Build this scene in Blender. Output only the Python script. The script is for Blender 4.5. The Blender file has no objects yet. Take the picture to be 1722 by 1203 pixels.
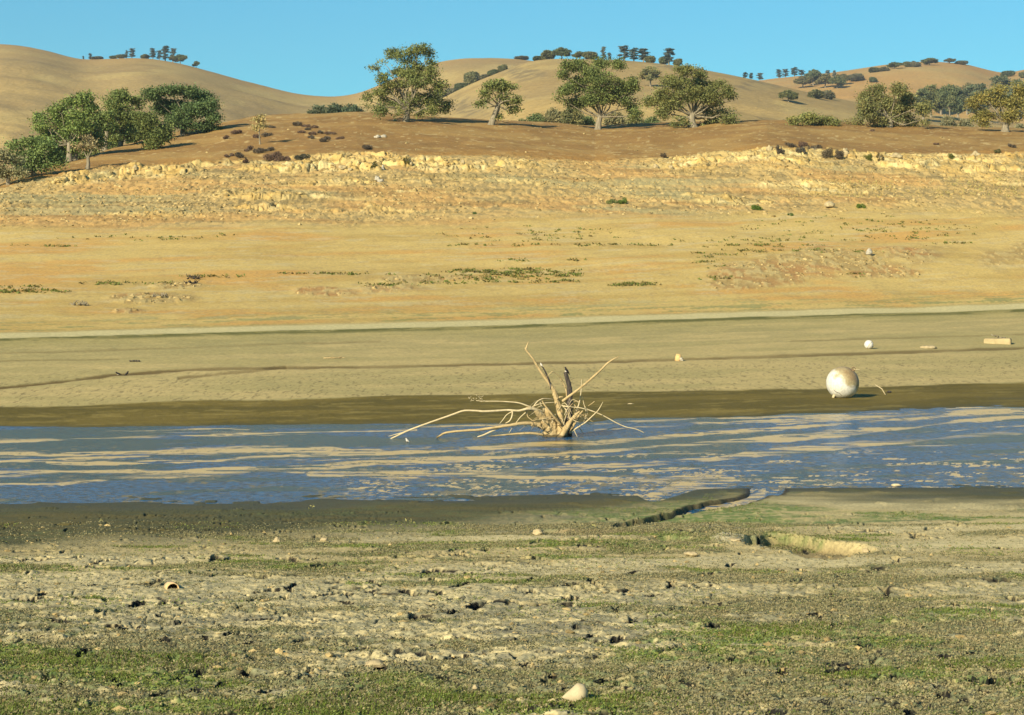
import bpy, bmesh, math, random
import numpy as np
from mathutils import Vector, Matrix, noise as mnoise

# ------------------------------------------------------------------ camera, sky, sun, exposure
F = 3450.0      # focal length in photo pixels (1722 wide)
H = 3.6         # eye height above the water
YH = 470.0      # horizon row in the photo
SUN_AZ, SUN_EL = math.radians(34), math.radians(25)     # sun behind the camera, to the left

scene = bpy.context.scene
cam_d = bpy.data.cameras.new('camera')
cam_d.sensor_width = 36.0
cam_d.lens = 36.0 * F / 1722.0
cam_d.shift_y = -(601.5 - YH) / 1722.0
cam_d.clip_start = 0.1
cam_d.clip_end = 20000
cam = bpy.data.objects.new('camera', cam_d)
cam.location = (0, 0, H)
cam.rotation_euler = (math.pi / 2, 0, 0)
scene.collection.objects.link(cam)
scene.camera = cam

world = bpy.data.worlds.new('World')
scene.world = world
world.use_nodes = True
wn, wl = world.node_tree.nodes, world.node_tree.links
wn.clear()
sky = wn.new('ShaderNodeTexSky')
sky.sky_type = 'NISHITA'
sky.sun_disc = False
sky.sun_elevation = SUN_EL
sky.sun_rotation = math.pi + SUN_AZ
sky.altitude = 300
sky.air_density = 1.0
sky.dust_density = 0.0
sky.ozone_density = 1.0
tint = wn.new('ShaderNodeMixRGB')
tint.blend_type = 'MULTIPLY'
tint.inputs[0].default_value = 1.0
tint.inputs[2].default_value = (0.155, 0.43, 0.53, 1)
bg = wn.new('ShaderNodeBackground')
bg.inputs['Strength'].default_value = 0.115
wo = wn.new('ShaderNodeOutputWorld')
wl.new(sky.outputs[0], tint.inputs[1])
wl.new(tint.outputs[0], bg.inputs[0])
wl.new(bg.outputs[0], wo.inputs[0])

sun_d = bpy.data.lights.new('sun', 'SUN')
sun_d.energy = 4.6
sun_d.angle = math.radians(0.5)
sun_d.color = (1.0, 0.87, 0.64)
sun = bpy.data.objects.new('sun', sun_d)
to_sun = Vector((-math.sin(SUN_AZ) * math.cos(SUN_EL), -math.cos(SUN_AZ) * math.cos(SUN_EL), math.sin(SUN_EL)))
sun.rotation_euler = to_sun.to_track_quat('Z', 'Y').to_euler()
sun.location = (-40, -60, 60)
scene.collection.objects.link(sun)

vs = scene.view_settings
vs.view_transform = 'Standard'
vs.look = 'None'
vs.exposure = 0.93
vs.gamma = 1.0
vs.use_curve_mapping = False

COL = scene.collection
rng = np.random.default_rng(7)
random.seed(7)

# ------------------------------------------------------------------ helpers
_tab = np.random.default_rng(3).random(65536).astype(np.float32)

def _h(ix, iy, s):
    return _tab[((ix * 73856093) ^ (iy * 19349663) ^ (s * 83492791 + 12345)) & 65535]

def vnoise(x, y, s=0):
    fx, fy = np.floor(x), np.floor(y)
    ix, iy = fx.astype(np.int64), fy.astype(np.int64)
    tx, ty = (x - fx).astype(np.float32), (y - fy).astype(np.float32)
    tx = tx * tx * (3 - 2 * tx); ty = ty * ty * (3 - 2 * ty)
    a = _h(ix, iy, s); b = _h(ix + 1, iy, s); c = _h(ix, iy + 1, s); d = _h(ix + 1, iy + 1, s)
    return (a + (b - a) * tx) * (1 - ty) + (c + (d - c) * tx) * ty

def fbm(x, y, s=0, o=4, g=0.5):
    x = np.asarray(x, float); y = np.asarray(y, float)
    r = 0; a = 1.0; t = 0
    for k in range(o):
        r = r + a * vnoise(x, y, s + k * 17); t += a
        a *= g; x, y = x * 2.03 + 7.7 + 0.3 * y, y * 2.03 + 3.1 - 0.3 * x
    return r / t          # about 0..1, mean 0.5

def voro(x, y, s=0):
    """distance to the nearest border between cells, random value of the cell"""
    fx, fy = np.floor(x).astype(np.int64), np.floor(y).astype(np.int64)
    d1 = np.full(x.shape, 9.0); d2 = np.full(x.shape, 9.0); cv = np.zeros(x.shape)
    for i in (-1, 0, 1):
        for j in (-1, 0, 1):
            cx, cy = fx + i, fy + j
            px = cx + _h(cx, cy, s + 1); py = cy + _h(cx, cy, s + 2)
            d = np.hypot(x - px, y - py)
            m = d < d1
            d2 = np.where(m, d1, np.minimum(d2, d))
            cv = np.where(m, _h(cx, cy, s + 3), cv)
            d1 = np.where(m, d, d1)
    return d2 - d1, cv

def ss(a, b, x):
    t = np.clip((x - a) / (b - a), 0, 1)
    return t * t * (3 - 2 * t)

def mix(a, b, t):
    return a + (b - a) * t

def seg_dist(px, py, pts, asp=1.0):
    """distance (in px of the photo, y scaled by asp) to a polyline, and parameter along it"""
    best = np.full(px.shape, 1e9); par = np.zeros(px.shape)
    n = len(pts) - 1
    for k in range(n):
        ax, ay = pts[k]; bx, by = pts[k + 1]
        dx, dy = bx - ax, (by - ay) * asp
        t = np.clip(((px - ax) * dx + (py - ay) * asp * dy) / (dx * dx + dy * dy), 0, 1)
        d = np.hypot(px - ax - t * dx, (py - ay) * asp - t * dy)
        m = d < best
        best = np.where(m, d, best); par = np.where(m, (k + t) / n, par)
    return best, par

def tag(o, label=None, cat=None, group=None, kind=None):
    if label: o['label'] = label
    if cat: o['category'] = cat
    if group: o['group'] = group
    if kind: o['kind'] = kind
    return o

def link(name, me, mat=None, parent=None, loc=(0, 0, 0)):
    o = bpy.data.objects.new(name, me)
    COL.objects.link(o)
    if mat and not me.materials: me.materials.append(mat)
    if parent: o.parent = parent
    o.location = loc
    return o

def empty(name, loc=(0, 0, 0), rz=0):
    o = bpy.data.objects.new(name, None)
    COL.objects.link(o)
    o.location = loc; o.rotation_euler = (0, 0, rz)
    o.empty_display_size = 0.2
    return o

def npmesh(name, V, Fc, col=None, smooth=False, extra=None):
    """V (n,3), Fc (m,k) all with k corners"""
    V = np.ascontiguousarray(V, np.float32); Fc = np.ascontiguousarray(Fc, np.int32)
    me = bpy.data.meshes.new(name)
    m, k = Fc.shape
    me.vertices.add(len(V)); me.vertices.foreach_set('co', V.ravel())
    me.loops.add(m * k); me.loops.foreach_set('vertex_index', Fc.ravel())
    me.polygons.add(m)
    me.polygons.foreach_set('loop_start', np.arange(0, m * k, k, dtype=np.int32))
    me.polygons.foreach_set('use_smooth', np.full(m, smooth, bool))
    if col is not None:
        at = me.attributes.new('Col', 'FLOAT_COLOR', 'POINT')
        c = np.ones((len(V), 4), np.float32); c[:, :3] = col
        at.data.foreach_set('color', c.ravel())
    for nm, arr in (extra or {}).items():
        at = me.attributes.new(nm, 'FLOAT', 'POINT')
        at.data.foreach_set('value', np.ascontiguousarray(arr, np.float32))
    me.update(calc_edges=True)
    me.validate()
    return me

class MB:
    """collects tubes, boxes and lumps; build() links them as one mesh object"""
    def __init__(self): self.v = []; self.f = []; self.n = 0
    def add(self, V, Fs):
        self.v.extend([tuple(p) for p in V]); self.f.extend([tuple(i + self.n for i in f) for f in Fs]); self.n += len(V)
    def tube(self, pts, rad, seg=8, rough=0.0, seed=0, cap=True):
        pts = [Vector(p) for p in pts]
        if not hasattr(rad, '__len__'): rad = [rad] * len(pts)
        V = []; Fs = []
        up = Vector((0.13, 0.97, 0.21)); r = random.Random(seed)
        for i, p in enumerate(pts):
            t = (pts[min(i + 1, len(pts) - 1)] - pts[max(i - 1, 0)]).normalized()
            a = t.cross(up).normalized(); b = t.cross(a).normalized()
            for k in range(seg):
                an = 2 * math.pi * k / seg
                rr = rad[i] * (1 + rough * (mnoise.noise((p * 1.3 + Vector((k * 1.7, seed, 0))) * 1.0) * 1.2 + r.uniform(-.4, .4)))
                V.append(p + (a * math.cos(an) + b * math.sin(an)) * rr)
        for i in range(len(pts) - 1):
            for k in range(seg):
                k2 = (k + 1) % seg
                Fs.append((i * seg + k, i * seg + k2, (i + 1) * seg + k2, (i + 1) * seg + k))
        if cap:
            Fs.append(tuple(range(seg))[::-1]); Fs.append(tuple((len(pts) - 1) * seg + k for k in range(seg)))
        self.add(V, Fs)
    def lump(self, c, r, sub=2, rough=0.25, seed=0, freq=1.3, flat=None, rot=None):
        bm = bmesh.new(); bmesh.ops.create_icosphere(bm, subdivisions=sub, radius=1.0)
        V = []
        for v in bm.verts:
            p = v.co.copy()
            k = 1 + rough * mnoise.noise(p * freq + Vector((seed * 3.1, seed * 1.7, 5))) * 1.6 + rough * .5 * mnoise.noise(p * freq * 2.7 + Vector((seed, 2, 9)))
            p = p * k
            if flat is not None and p.z < flat: p.z = flat + (p.z - flat) * .15
            p = Vector((p.x * r[0], p.y * r[1], p.z * r[2]))
            if rot is not None: p = rot @ p
            V.append(p + Vector(c))
        Fs = [tuple(v.index for v in f.verts) for f in bm.faces]
        bm.free(); self.add(V, Fs)
    def build(self, name, mat, parent=None, loc=(0, 0, 0), smooth=True):
        me = bpy.data.meshes.new(name); me.from_pydata(self.v, [], self.f)
        me.polygons.foreach_set('use_smooth', [smooth] * len(me.polygons)); me.update()
        return link(name, me, mat, parent, loc)

def smooth_path(pts, rad, n=5):
    """Catmull-Rom through the given points; returns denser points and radii"""
    P = [Vector(p) for p in pts]; out = []; ro = []
    for i in range(len(P) - 1):
        p0 = P[max(i - 1, 0)]; p1 = P[i]; p2 = P[i + 1]; p3 = P[min(i + 2, len(P) - 1)]
        for k in range(n):
            t = k / n
            out.append(0.5 * ((2 * p1) + (p2 - p0) * t + (2 * p0 - 5 * p1 + 4 * p2 - p3) * t * t + (3 * p1 - p0 - 3 * p2 + p3) * t ** 3))
            ro.append(mix(rad[i], rad[i + 1], t))
    out.append(P[-1]); ro.append(rad[-1])
    return out, ro

# ------------------------------------------------------------------ materials
def mat_base(name):
    m = bpy.data.materials.new(name); m.use_nodes = True
    nt = m.node_tree; b = nt.nodes['Principled BSDF']
    return m, nt, b

def N(nt, typ, **kw):
    n = nt.nodes.new(typ)
    for k, v in kw.items(): setattr(n, k, v)
    return n

def ground_mat(name, scale, bump, dist, var=0.35, spec=0.1):
    m, nt, b = mat_base(name)
    at = N(nt, 'ShaderNodeAttribute', attribute_name='Col')
    tc = N(nt, 'ShaderNodeNewGeometry')
    n1 = N(nt, 'ShaderNodeTexNoise'); n1.inputs['Scale'].default_value = scale; n1.inputs['Detail'].default_value = 6; n1.inputs['Roughness'].default_value = .7
    nt.links.new(tc.outputs['Position'], n1.inputs['Vector'])
    mr = N(nt, 'ShaderNodeMapRange'); mr.inputs[1].default_value = .3; mr.inputs[2].default_value = .7
    mr.inputs[3].default_value = 1 - var; mr.inputs[4].default_value = 1 + var
    nt.links.new(n1.outputs[0], mr.inputs[0])
    mx = N(nt, 'ShaderNodeVectorMath', operation='SCALE')
    nt.links.new(at.outputs['Color'], mx.inputs[0]); nt.links.new(mr.outputs[0], mx.inputs['Scale'])
    nt.links.new(mx.outputs[0], b.inputs['Base Color'])
    wt = N(nt, 'ShaderNodeAttribute', attribute_name='wet')
    r = N(nt, 'ShaderNodeMapRange'); r.inputs[3].default_value = .92; r.inputs[4].default_value = .62
    nt.links.new(wt.outputs['Fac'], r.inputs[0]); nt.links.new(r.outputs[0], b.inputs['Roughness'])
    b.inputs['Specular IOR Level'].default_value = spec
    bp = N(nt, 'ShaderNodeBump'); bp.inputs['Strength'].default_value = bump; bp.inputs['Distance'].default_value = dist
    nt.links.new(n1.outputs[0], bp.inputs['Height']); nt.links.new(bp.outputs[0], b.inputs['Normal'])
    return m

def noise_mat(name, c1, c2, scale=4.0, rough=.85, bump=.3, dist=.02, spec=.2, stretch=None, c3=None, obj=True):
    m, nt, b = mat_base(name)
    tc = N(nt, 'ShaderNodeTexCoord')
    mp = N(nt, 'ShaderNodeMapping')
    if stretch: mp.inputs['Scale'].default_value = stretch
    nt.links.new(tc.outputs['Object'], mp.inputs[0])
    n1 = N(nt, 'ShaderNodeTexNoise'); n1.inputs['Scale'].default_value = scale; n1.inputs['Detail'].default_value = 7; n1.inputs['Roughness'].default_value = .65
    nt.links.new(mp.outputs[0], n1.inputs['Vector'])
    cr = N(nt, 'ShaderNodeValToRGB')
    cr.color_ramp.elements[0].position = .35; cr.color_ramp.elements[0].color = (*c1, 1)
    cr.color_ramp.elements[1].position = .65; cr.color_ramp.elements[1].color = (*c2, 1)
    if c3:
        e = cr.color_ramp.elements.new(.72); e.color = (*c3, 1)
    nt.links.new(n1.outputs[0], cr.inputs[0]); nt.links.new(cr.outputs[0], b.inputs['Base Color'])
    b.inputs['Roughness'].default_value = rough; b.inputs['Specular IOR Level'].default_value = spec
    bp = N(nt, 'ShaderNodeBump'); bp.inputs['Strength'].default_value = bump; bp.inputs['Distance'].default_value = dist
    nt.links.new(n1.outputs[0], bp.inputs['Height']); nt.links.new(bp.outputs[0], b.inputs['Normal'])
    return m

def leaf_mat(name, trans=.25):
    m, nt, b = mat_base(name)
    at = N(nt, 'ShaderNodeAttribute', attribute_name='Col')
    nt.links.new(at.outputs['Color'], b.inputs['Base Color'])
    b.inputs['Roughness'].default_value = .65; b.inputs['Specular IOR Level'].default_value = .25
    tr = N(nt, 'ShaderNodeBsdfTranslucent'); nt.links.new(at.outputs['Color'], tr.inputs[0])
    mx = N(nt, 'ShaderNodeMixShader'); mx.inputs[0].default_value = trans
    out = nt.nodes['Material Output']
    nt.links.new(b.outputs[0], mx.inputs[1]); nt.links.new(tr.outputs[0], mx.inputs[2]); nt.links.new(mx.outputs[0], out.inputs[0])
    return m

M_near = ground_mat('dry_mud', 22, .6, .02, .30)
M_bank = ground_mat('bank_soil', 6.0, .7, .05, .24)
M_hill = ground_mat('dry_grass_hill', .45, .6, .9, .24)
M_leaf = leaf_mat('leaves')
M_twig = leaf_mat('dry_twigs', .1)
M_bark = noise_mat('bark', (.13, .11, .07), (.30, .26, .18), 3, bump=.6, dist=.05, stretch=(2, 2, .4))
M_drift = noise_mat('bleached_wood', (.30, .22, .10), (.50, .38, .19), 9, bump=.9, dist=.02, c3=(.24, .17, .075))
M_driftw = noise_mat('pale_bleached_wood', (.42, .34, .19), (.60, .50, .30), 10, bump=.5, dist=.01)
def stain(m):
    nt = m.node_tree; b = nt.nodes['Principled BSDF']; src = b.inputs['Base Color'].links[0].from_socket
    g = N(nt, 'ShaderNodeNewGeometry'); sx = N(nt, 'ShaderNodeSeparateXYZ'); nt.links.new(g.outputs['Position'], sx.inputs[0])
    n = N(nt, 'ShaderNodeTexNoise'); n.inputs['Scale'].default_value = 7; nt.links.new(g.outputs['Position'], n.inputs['Vector'])
    ad = N(nt, 'ShaderNodeMath', operation='MULTIPLY_ADD'); ad.inputs[1].default_value = -.16; nt.links.new(n.outputs[0], ad.inputs[0]); nt.links.new(sx.outputs[2], ad.inputs[2])
    mr = N(nt, 'ShaderNodeMapRange'); mr.inputs[1].default_value = -.045; mr.inputs[2].default_value = .0; mr.inputs[3].default_value = .85; mr.inputs[4].default_value = 0; nt.links.new(ad.outputs[0], mr.inputs[0])
    mx = N(nt, 'ShaderNodeMixRGB'); mx.inputs[2].default_value = (.07, .055, .025, 1); nt.links.new(mr.outputs[0], mx.inputs[0]); nt.links.new(src, mx.inputs[1]); nt.links.new(mx.outputs[0], b.inputs['Base Color'])
stain(M_drift)
M_char = noise_mat('dark_weathered_wood', (.025, .022, .02), (.09, .075, .06), 12, bump=.8, dist=.02, stretch=(2, 2, .4), c3=(.45, .40, .30))
M_stone = noise_mat('pale_stone', (.30, .24, .13), (.44, .36, .20), 6, bump=.5, dist=.03)
M_grey = noise_mat('grey_stone', (.24, .22, .17), (.48, .44, .34), 7, bump=.5, dist=.03)

# ------------------------------------------------------------------ terrain profile
XS = np.array([-200, 0, 60, 140, 200, 300, 430, 600, 861, 1000, 1150, 1290, 1450, 1722, 1950.])
def row5(v):  # values at 0, 430, 861, 1290, 1722
    return np.interp(XS, [0, 430, 861, 1290, 1722], v)
Ysh = row5([32.9, 33.4, 34.0, 35.0, 35.5])
Yfs = row5([50.1, 50.5, 51.3, 54.0, 58.6])
def zrow(y, Y): return H + (YH - np.asarray(y)) * np.asarray(Y) / F
ctrl = []      # list of (Y per XS, z per XS)
one = np.ones(len(XS))
ctrl.append((-8 * one, 3.6 * one))
ctrl.append((0 * one, 1.95 * one))
ctrl.append((6 * one, 1.35 * one))
ctrl.append((13 * one, .84 * one))
ctrl.append((20 * one, .46 * one))
ctrl.append((28 * one, .16 * one))
ctrl.append((Ysh, 0 * one))
ctrl.append((43 * one, -.30 * one))
ctrl.append((Yfs, 0 * one))
y8 = row5([685, 673, 662, 655, 645]); Y8 = row5([56, 58, 62, 65, 70])
ctrl.append((Y8, zrow(y8, Y8)))
y9 = row5([566, 557, 548, 532, 520]); Y9 = row5([84, 90, 99, 112, 126])
ctrl.append((Y9, zrow(y9, Y9)))
y10 = row5([455, 450, 445, 435, 430]); Y10 = row5([118, 122, 130, 138, 148])
ctrl.append((Y10, zrow(y10, Y10)))
y11 = row5([372, 350, 345, 338, 330]); Y11 = row5([148, 155, 160, 168, 176])
ctrl.append((Y11, zrow(y11, Y11)))
y12 = np.array([330, 318, 302, 288, 284, 280, 273, 262, 264, 275, 268, 252, 262, 260, 260.])
Y12 = np.array([162, 166, 172, 176, 178, 179, 181, 183, 187, 188, 190, 192, 194, 200, 204.])
ctrl.append((Y12, zrow(y12, Y12)))
y13 = np.array([345, 311, 292, 272, 249, 229, 204, 199, 212, 220, 214, 210, 214, 224, 226.])
Y13 = np.array([170, 176, 190, 204, 222, 245, 262, 262, 262, 262, 262, 262, 262, 262, 262.])
ctrl.append((Y13, zrow(y13, Y13)))
ctrl.append((Y13 + 35, zrow(y13, Y13) - 3.0))
ctrl.append((Y13 + 110, 12 * one))
ctrl.append((520 * one, 6 * one))
CY = np.array([c[0] for c in ctrl]); CZ = np.array([c[1] for c in ctrl])

def base_z(X, Y):
    X = np.asarray(X, float); Y = np.asarray(Y, float)
    ix = np.clip(861 + F * X / np.maximum(Y, 9.0), XS[0], XS[-1])
    K = len(ctrl)
    YK = [np.interp(ix, XS, CY[k]) for k in range(K)]
    ZK = [np.interp(ix, XS, CZ[k]) for k in range(K)]
    S = [(ZK[k + 1] - ZK[k]) / (YK[k + 1] - YK[k]) for k in range(K - 1)]
    D = [S[0]]
    for k in range(1, K - 1):
        p = S[k - 1] * S[k]
        D.append(np.where(p > 0, 2 * p / np.where(np.abs(S[k - 1] + S[k]) < 1e-9, 1, S[k - 1] + S[k]), 0))
    D.append(S[-1])
    z = np.where(Y < YK[0], ZK[0], ZK[-1])
    for k in range(K - 1):
        h = YK[k + 1] - YK[k]; t = (Y - YK[k]) / h
        m = (t >= 0) & (t <= 1)
        t = np.clip(t, 0, 1); t2 = t * t; t3 = t2 * t
        zz = (2 * t3 - 3 * t2 + 1) * ZK[k] + (t3 - 2 * t2 + t) * h * D[k] + (-2 * t3 + 3 * t2) * ZK[k + 1] + (t3 - t2) * h * D[k + 1]
        z = np.where(m, zz, z)
    return z

def proj(X, Y, Z):
    Yc = np.maximum(Y, 1.0)
    return 861 + F * X / Yc, YH + F * (H - Z) / Yc

_hr = random.Random(21)
HOLES = []
for _k in range(560):
    _y = 1 / (1 / 27.0 + (1 / 12.2 - 1 / 27.0) * _hr.random() ** .75)
    _g = _hr.random() ** 1.8
    _l = (.035 + .125 * _g) * (1 + (_y - 12) / 11)
    HOLES.append((_hr.uniform(-.255, .255) * _y, _y, _l, _l * _hr.uniform(.25, .6) / (1 + (_y - 12) / 16), _hr.uniform(.5, 2.2)))
CHANNEL = [(1290, 829), (1262, 838), (1225, 846), (1180, 856), (1135, 866), (1085, 877), (1040, 884)]
PITS = [(1318, 911, 62, 13, .23), (1400, 925, 72, 13, .17), (1264, 911, 14, 6, .24), (1360, 918, 50, 11, .20)]

def near_detail(X, Y, zb):
    """displacement, masks of the near shore"""
    ix, iy = proj(X, Y, zb)
    dz = (fbm(X / 1.7, Y / 1.7, 1, 3) - .5) * .10 * ss(36, 27, Y)
    rough = ss(35.5, 25, Y) * (0.35 + .9 * ss(27, 14, Y))
    dz += (fbm(X / .32, Y / .32, 5, 4) - .5) * .045 * rough
    dz += (fbm(X / .07, Y / .07, 9, 3) - .5) * .05 * rough
    # cracks: short gaping segments of the shrinkage network
    wx = X + (fbm(X / .5, Y / .5, 21, 2) - .5) * .5; wy = Y + (fbm(X / .5, Y / .5, 24, 2) - .5) * .5
    e1, _ = voro(wx / .85, wy / .85, 31)
    gate = ss(.60, .70, fbm(X / .42, Y / .42, 41, 2))
    gate2 = ss(.50, .62, fbm(X / 2.6, Y / 2.6, 47, 2)) * .6 + .4
    w = .11 * gate * gate2 * ss(33, 22, Y) + .004
    crack = ss(w, w * .45, e1) * gate * ss(33, 28, Y)
    e2, _ = voro(wx / .27, wy / .27, 35)
    fine = ss(.10, .03, e2) * ss(.42, .62, fbm(X / 1.2, Y / 1.2, 51, 3)) * ss(34, 28, Y)
    dz -= crack * .11 + fine * .02
    hm = np.zeros_like(zb); hole_shade = np.zeros_like(zb)
    for hx, hy, hl, hw, ha in HOLES:
        m = (np.abs(Y - hy) < hl * 1.3) & (np.abs(X - hx) < hl * 1.3)
        if not m.any(): continue
        u = (X[m] - hx) * math.cos(ha) + (Y[m] - hy) * math.sin(ha); v_ = -(X[m] - hx) * math.sin(ha) + (Y[m] - hy) * math.cos(ha)
        q = np.hypot(u / hl, v_ / hw) + (fbm(X[m] / .06, Y[m] / .09, int(hx * 50) % 97, 3) - .5) * 1.3
        hm[m] = np.maximum(hm[m], ss(.80, .30, q)); hole_shade[m] = np.maximum(hole_shade[m], ss(1.0, .86, q))
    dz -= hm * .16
    crack = np.maximum(np.maximum(crack, hole_shade), ss(w * 1.5 + .01, w, e1) * gate * ss(33, 28, Y))  # wider than the dug part, so sunlit walls get painted dark too
    # lifted lips beside the cracks
    dz += ss(.30, .12, e1) * gate * (1 - crack) * .02
    # channel that drains to the pool
    d, par = seg_dist(ix, iy, CHANNEL, 3.0)
    d = d + (fbm(X / 1.3, Y / 1.6, 61, 4) - .5) * 34 + (fbm(X / .2, Y / .2, 63, 2) - .5) * 7
    cw = mix(30, 9, np.sqrt(par))
    ch = ss(cw, cw * .60, d)
    ch_shade = ss(cw * 1.3, cw * 1.0, d) * (1 - .4 * par)  # reaches past the dug channel to paint its banks as shaded
    chz = mix(-.08, -.06, par)
    pool = ss(1, .6, np.hypot((ix - 1130) / 42, (iy - 906) / 4.5)) + ss(1, .6, np.hypot((ix - 925) / 34, (iy - 892) / 4))
    # tan inlet left of the channel
    inlet, _ = seg_dist(ix, iy, [(1240, 812), (1190, 812), (1130, 824), (1100, 833)], 3.0)
    inl = ss(30, 12, inlet)
    z = zb + dz
    z = mix(z, np.minimum(z, chz), ch)
    z = mix(z, np.minimum(z, -.03), np.clip(pool, 0, 1) * .999)
    z = mix(z, np.minimum(z, -.04), inl)
    pit = 0; pdep = 0
    for cx, cy, rx, ry, dp in PITS:
        q = np.hypot((ix - cx) / rx, (iy - cy) / ry) + (fbm(X / .5, Y / .5, 71, 3) - .5) * .55
        pm = ss(1.0, .80, q); pdep = np.maximum(pdep, pm * dp); pit = np.maximum(pit, pm)
    z = z - pdep * (.7 + .6 * fbm(X / .22, Y / .3, 73, 3))
    z = np.where(pit > .01, np.maximum(z, .035), z)
    # cracked lump left of the pit
    q = np.hypot((ix - 1225) / 40, (iy - 908) / 9)
    lump = ss(1.1, .3, q); e3, c3 = voro(X / .3, Y / .3, 81)
    z = z + lump * (.04 + .03 * c3) - lump * ss(.12, .04, e3) * .06
    # soft uneven waterline
    z = z + (fbm(X / 2.2, Y / .9, 91, 4) - .5) * .05 * ss(29, 32, Y) * ss(39, 36.5, Y)
    return z, dict(ix=ix, iy=iy, crack=crack, fine=fine, ch=ch, ch_shade=ch_shade, pool=np.clip(pool, 0, 1), pit=pit, lump=lump, inl=inl)

def bank_detail(X, Y, zb):
    ix, iy = proj(X, Y, zb)
    ixc = np.clip(ix, XS[0], XS[-1])
    Ya = np.interp(ixc, XS, Y11); Yb = np.interp(ixc, XS, Y12); Yc = np.interp(ixc, XS, Y13)
    z = zb + (fbm(X / 9, Y / 9, 101, 3) - .5) * .5 * ss(90, 150, Y)
    z = z + (fbm(X / 1.5, Y / 1.5, 105, 3) - .5) * .05 * ss(52, 60, Y) + (fbm(X / .5, Y / .5, 107, 3) - .5) * .02
    # uneven waterline
    z = z + (fbm(X / 4, Y / 1.2, 95, 4) - .5) * .05 * ss(60, 55, Y)
    # rocky band
    v = (Y - Ya) / (Yb - Ya)                     # 0 at the foot, 1 at the top of the rocks
    wob = (fbm(X / 14, Y * 0 + 3, 111, 3) - .5) * .5
    r = ss(.42, .66, v + wob * 1.0) * ss(1.12, .98, v + wob * .3) * (.05 + .95 * ss(.45, .56, fbm(X / 5, Y / 4, 113, 4) + .05 * ss(.7, 1., v)))
    r = np.maximum(r, .7 * ss(-.25, .0, v) * ss(.6, .4, v) * ss(.60, .66, fbm(X / 9, Y / 3.5, 114, 4)))
    weak = ss(180, 40, np.abs(ix - 1010)) * .75   # the rocks die out in the middle
    rr = r * (1 - weak)
    steps = v * 5 + (fbm(X / 9, Y / 9, 115, 4) - .5) * 3.0 + X * .012
    fr = steps - np.floor(steps)
    led = (ss(.0, .22, fr) - fr)                  # step-like ledges
    z = z + rr * led * .42 * (.4 + 1.2 * fbm(X / 4, Y / 4, 119, 2))
    wv = fbm(X / 1.2, Y / 2, 117, 3)
    e, c = voro((X + .3 * Y) / .8 + wv * 1.6, Y / 1.9 + wv, 121)
    e2, c2 = voro(X / .34 + wv * 2, Y / 1.0, 125)
    z = z + rr * ((c - .4) * .22 + (c2 - .5) * .12 + (fbm(X / .9, Y / 1.6, 129, 4) - .5) * .42) - rr * ss(.12, .03, e) * ss(.4, .6, c2) * .35
    z = z + ss(-.6, -.1, v + wob) * ss(1.3, 1.0, v) * ((c2 - .5) * .08 + (fbm(X / .5, Y / .9, 127, 3) - .5) * .16)
    # knoll tussocks
    kn = ss(1.0, 1.15, v)
    z = z + kn * ((fbm(X / 2.5, Y / 2.5, 131, 3) - .5) * .25 + (fbm(X / 18, Y / 18, 133, 2) - .5) * .3 * ss(Yc - 2, Yc - 30, Y))
    # stony outcrops low on the beach
    out = 0
    for cx, cy, rx, ry in OUTC:
        q = np.hypot((ix - cx) / rx, (iy - cy) / ry) + (fbm(X / 3, Y / 3, 141, 3) - .5) * 1.1
        out = np.maximum(out, ss(1.05, .6, q))
    z = z + out * (.06 + (c2 - .5) * .06)
    return z, dict(ix=ix, iy=iy, v=v, wob=wob, rock=rr, r=r, e=e, c=c, c2=c2, kn=kn, out=out, led=led, fr=fr)
OUTC = [(1290, 455, 110, 26), (1400, 440, 110, 22), (1540, 432, 80, 20), (1700, 428, 70, 20), (1250, 478, 60, 12),
        (555, 492, 60, 12), (640, 488, 70, 8), (720, 470, 110, 8), (250, 502, 70, 11), (300, 480, 60, 7), (215, 524, 30, 6), (1480, 458, 70, 10)]

RAB = ([-500, -300, -100, 0, 60, 100, 140, 190, 235, 290, 330, 420, 500, 560, 600, 640, 735, 780, 860, 930, 1000, 1150, 1300],
       [140, 105, 80, 72, 80, 92, 103, 100, 97, 104, 113, 140, 158, 163, 159, 141, 104, 98, 98, 106, 120, 160, 200])
RC = ([600, 700, 745, 790, 830, 870, 900, 930, 1000, 1050, 1100, 1150, 1200, 1250, 1320, 1380, 1440, 1500, 1560, 1700, 1950],
      [240, 190, 166, 143, 126, 111, 103, 99, 99, 101, 107, 112, 121, 131, 147, 160, 172, 183, 192, 206, 222])
RD = ([1050, 1150, 1250, 1300, 1380, 1450, 1500, 1560, 1620, 1660, 1690, 1722, 1850, 2100],
      [200, 165, 140, 132, 124, 115, 107, 104, 106, 117, 125, 117, 100, 120])
def smooth_ridge(rg, sg):
    gx = np.arange(rg[0][0] - 100, rg[0][-1] + 100, 4.0)
    gy = np.interp(gx, rg[0], rg[1]); kk = np.exp(-.5 * (np.arange(-12, 13) * 4.0 / sg) ** 2); kk /= kk.sum()
    return gx, np.convolve(np.pad(gy, 12, mode='edge'), kk, 'valid')
RAB = smooth_ridge(RAB, 20); RC = smooth_ridge(RC, 15); RD = smooth_ridge(RD, 13)
HILLS = [(RAB, 430, 1400), (RC, 330, 950), (RD, 700, 1750)]

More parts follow.
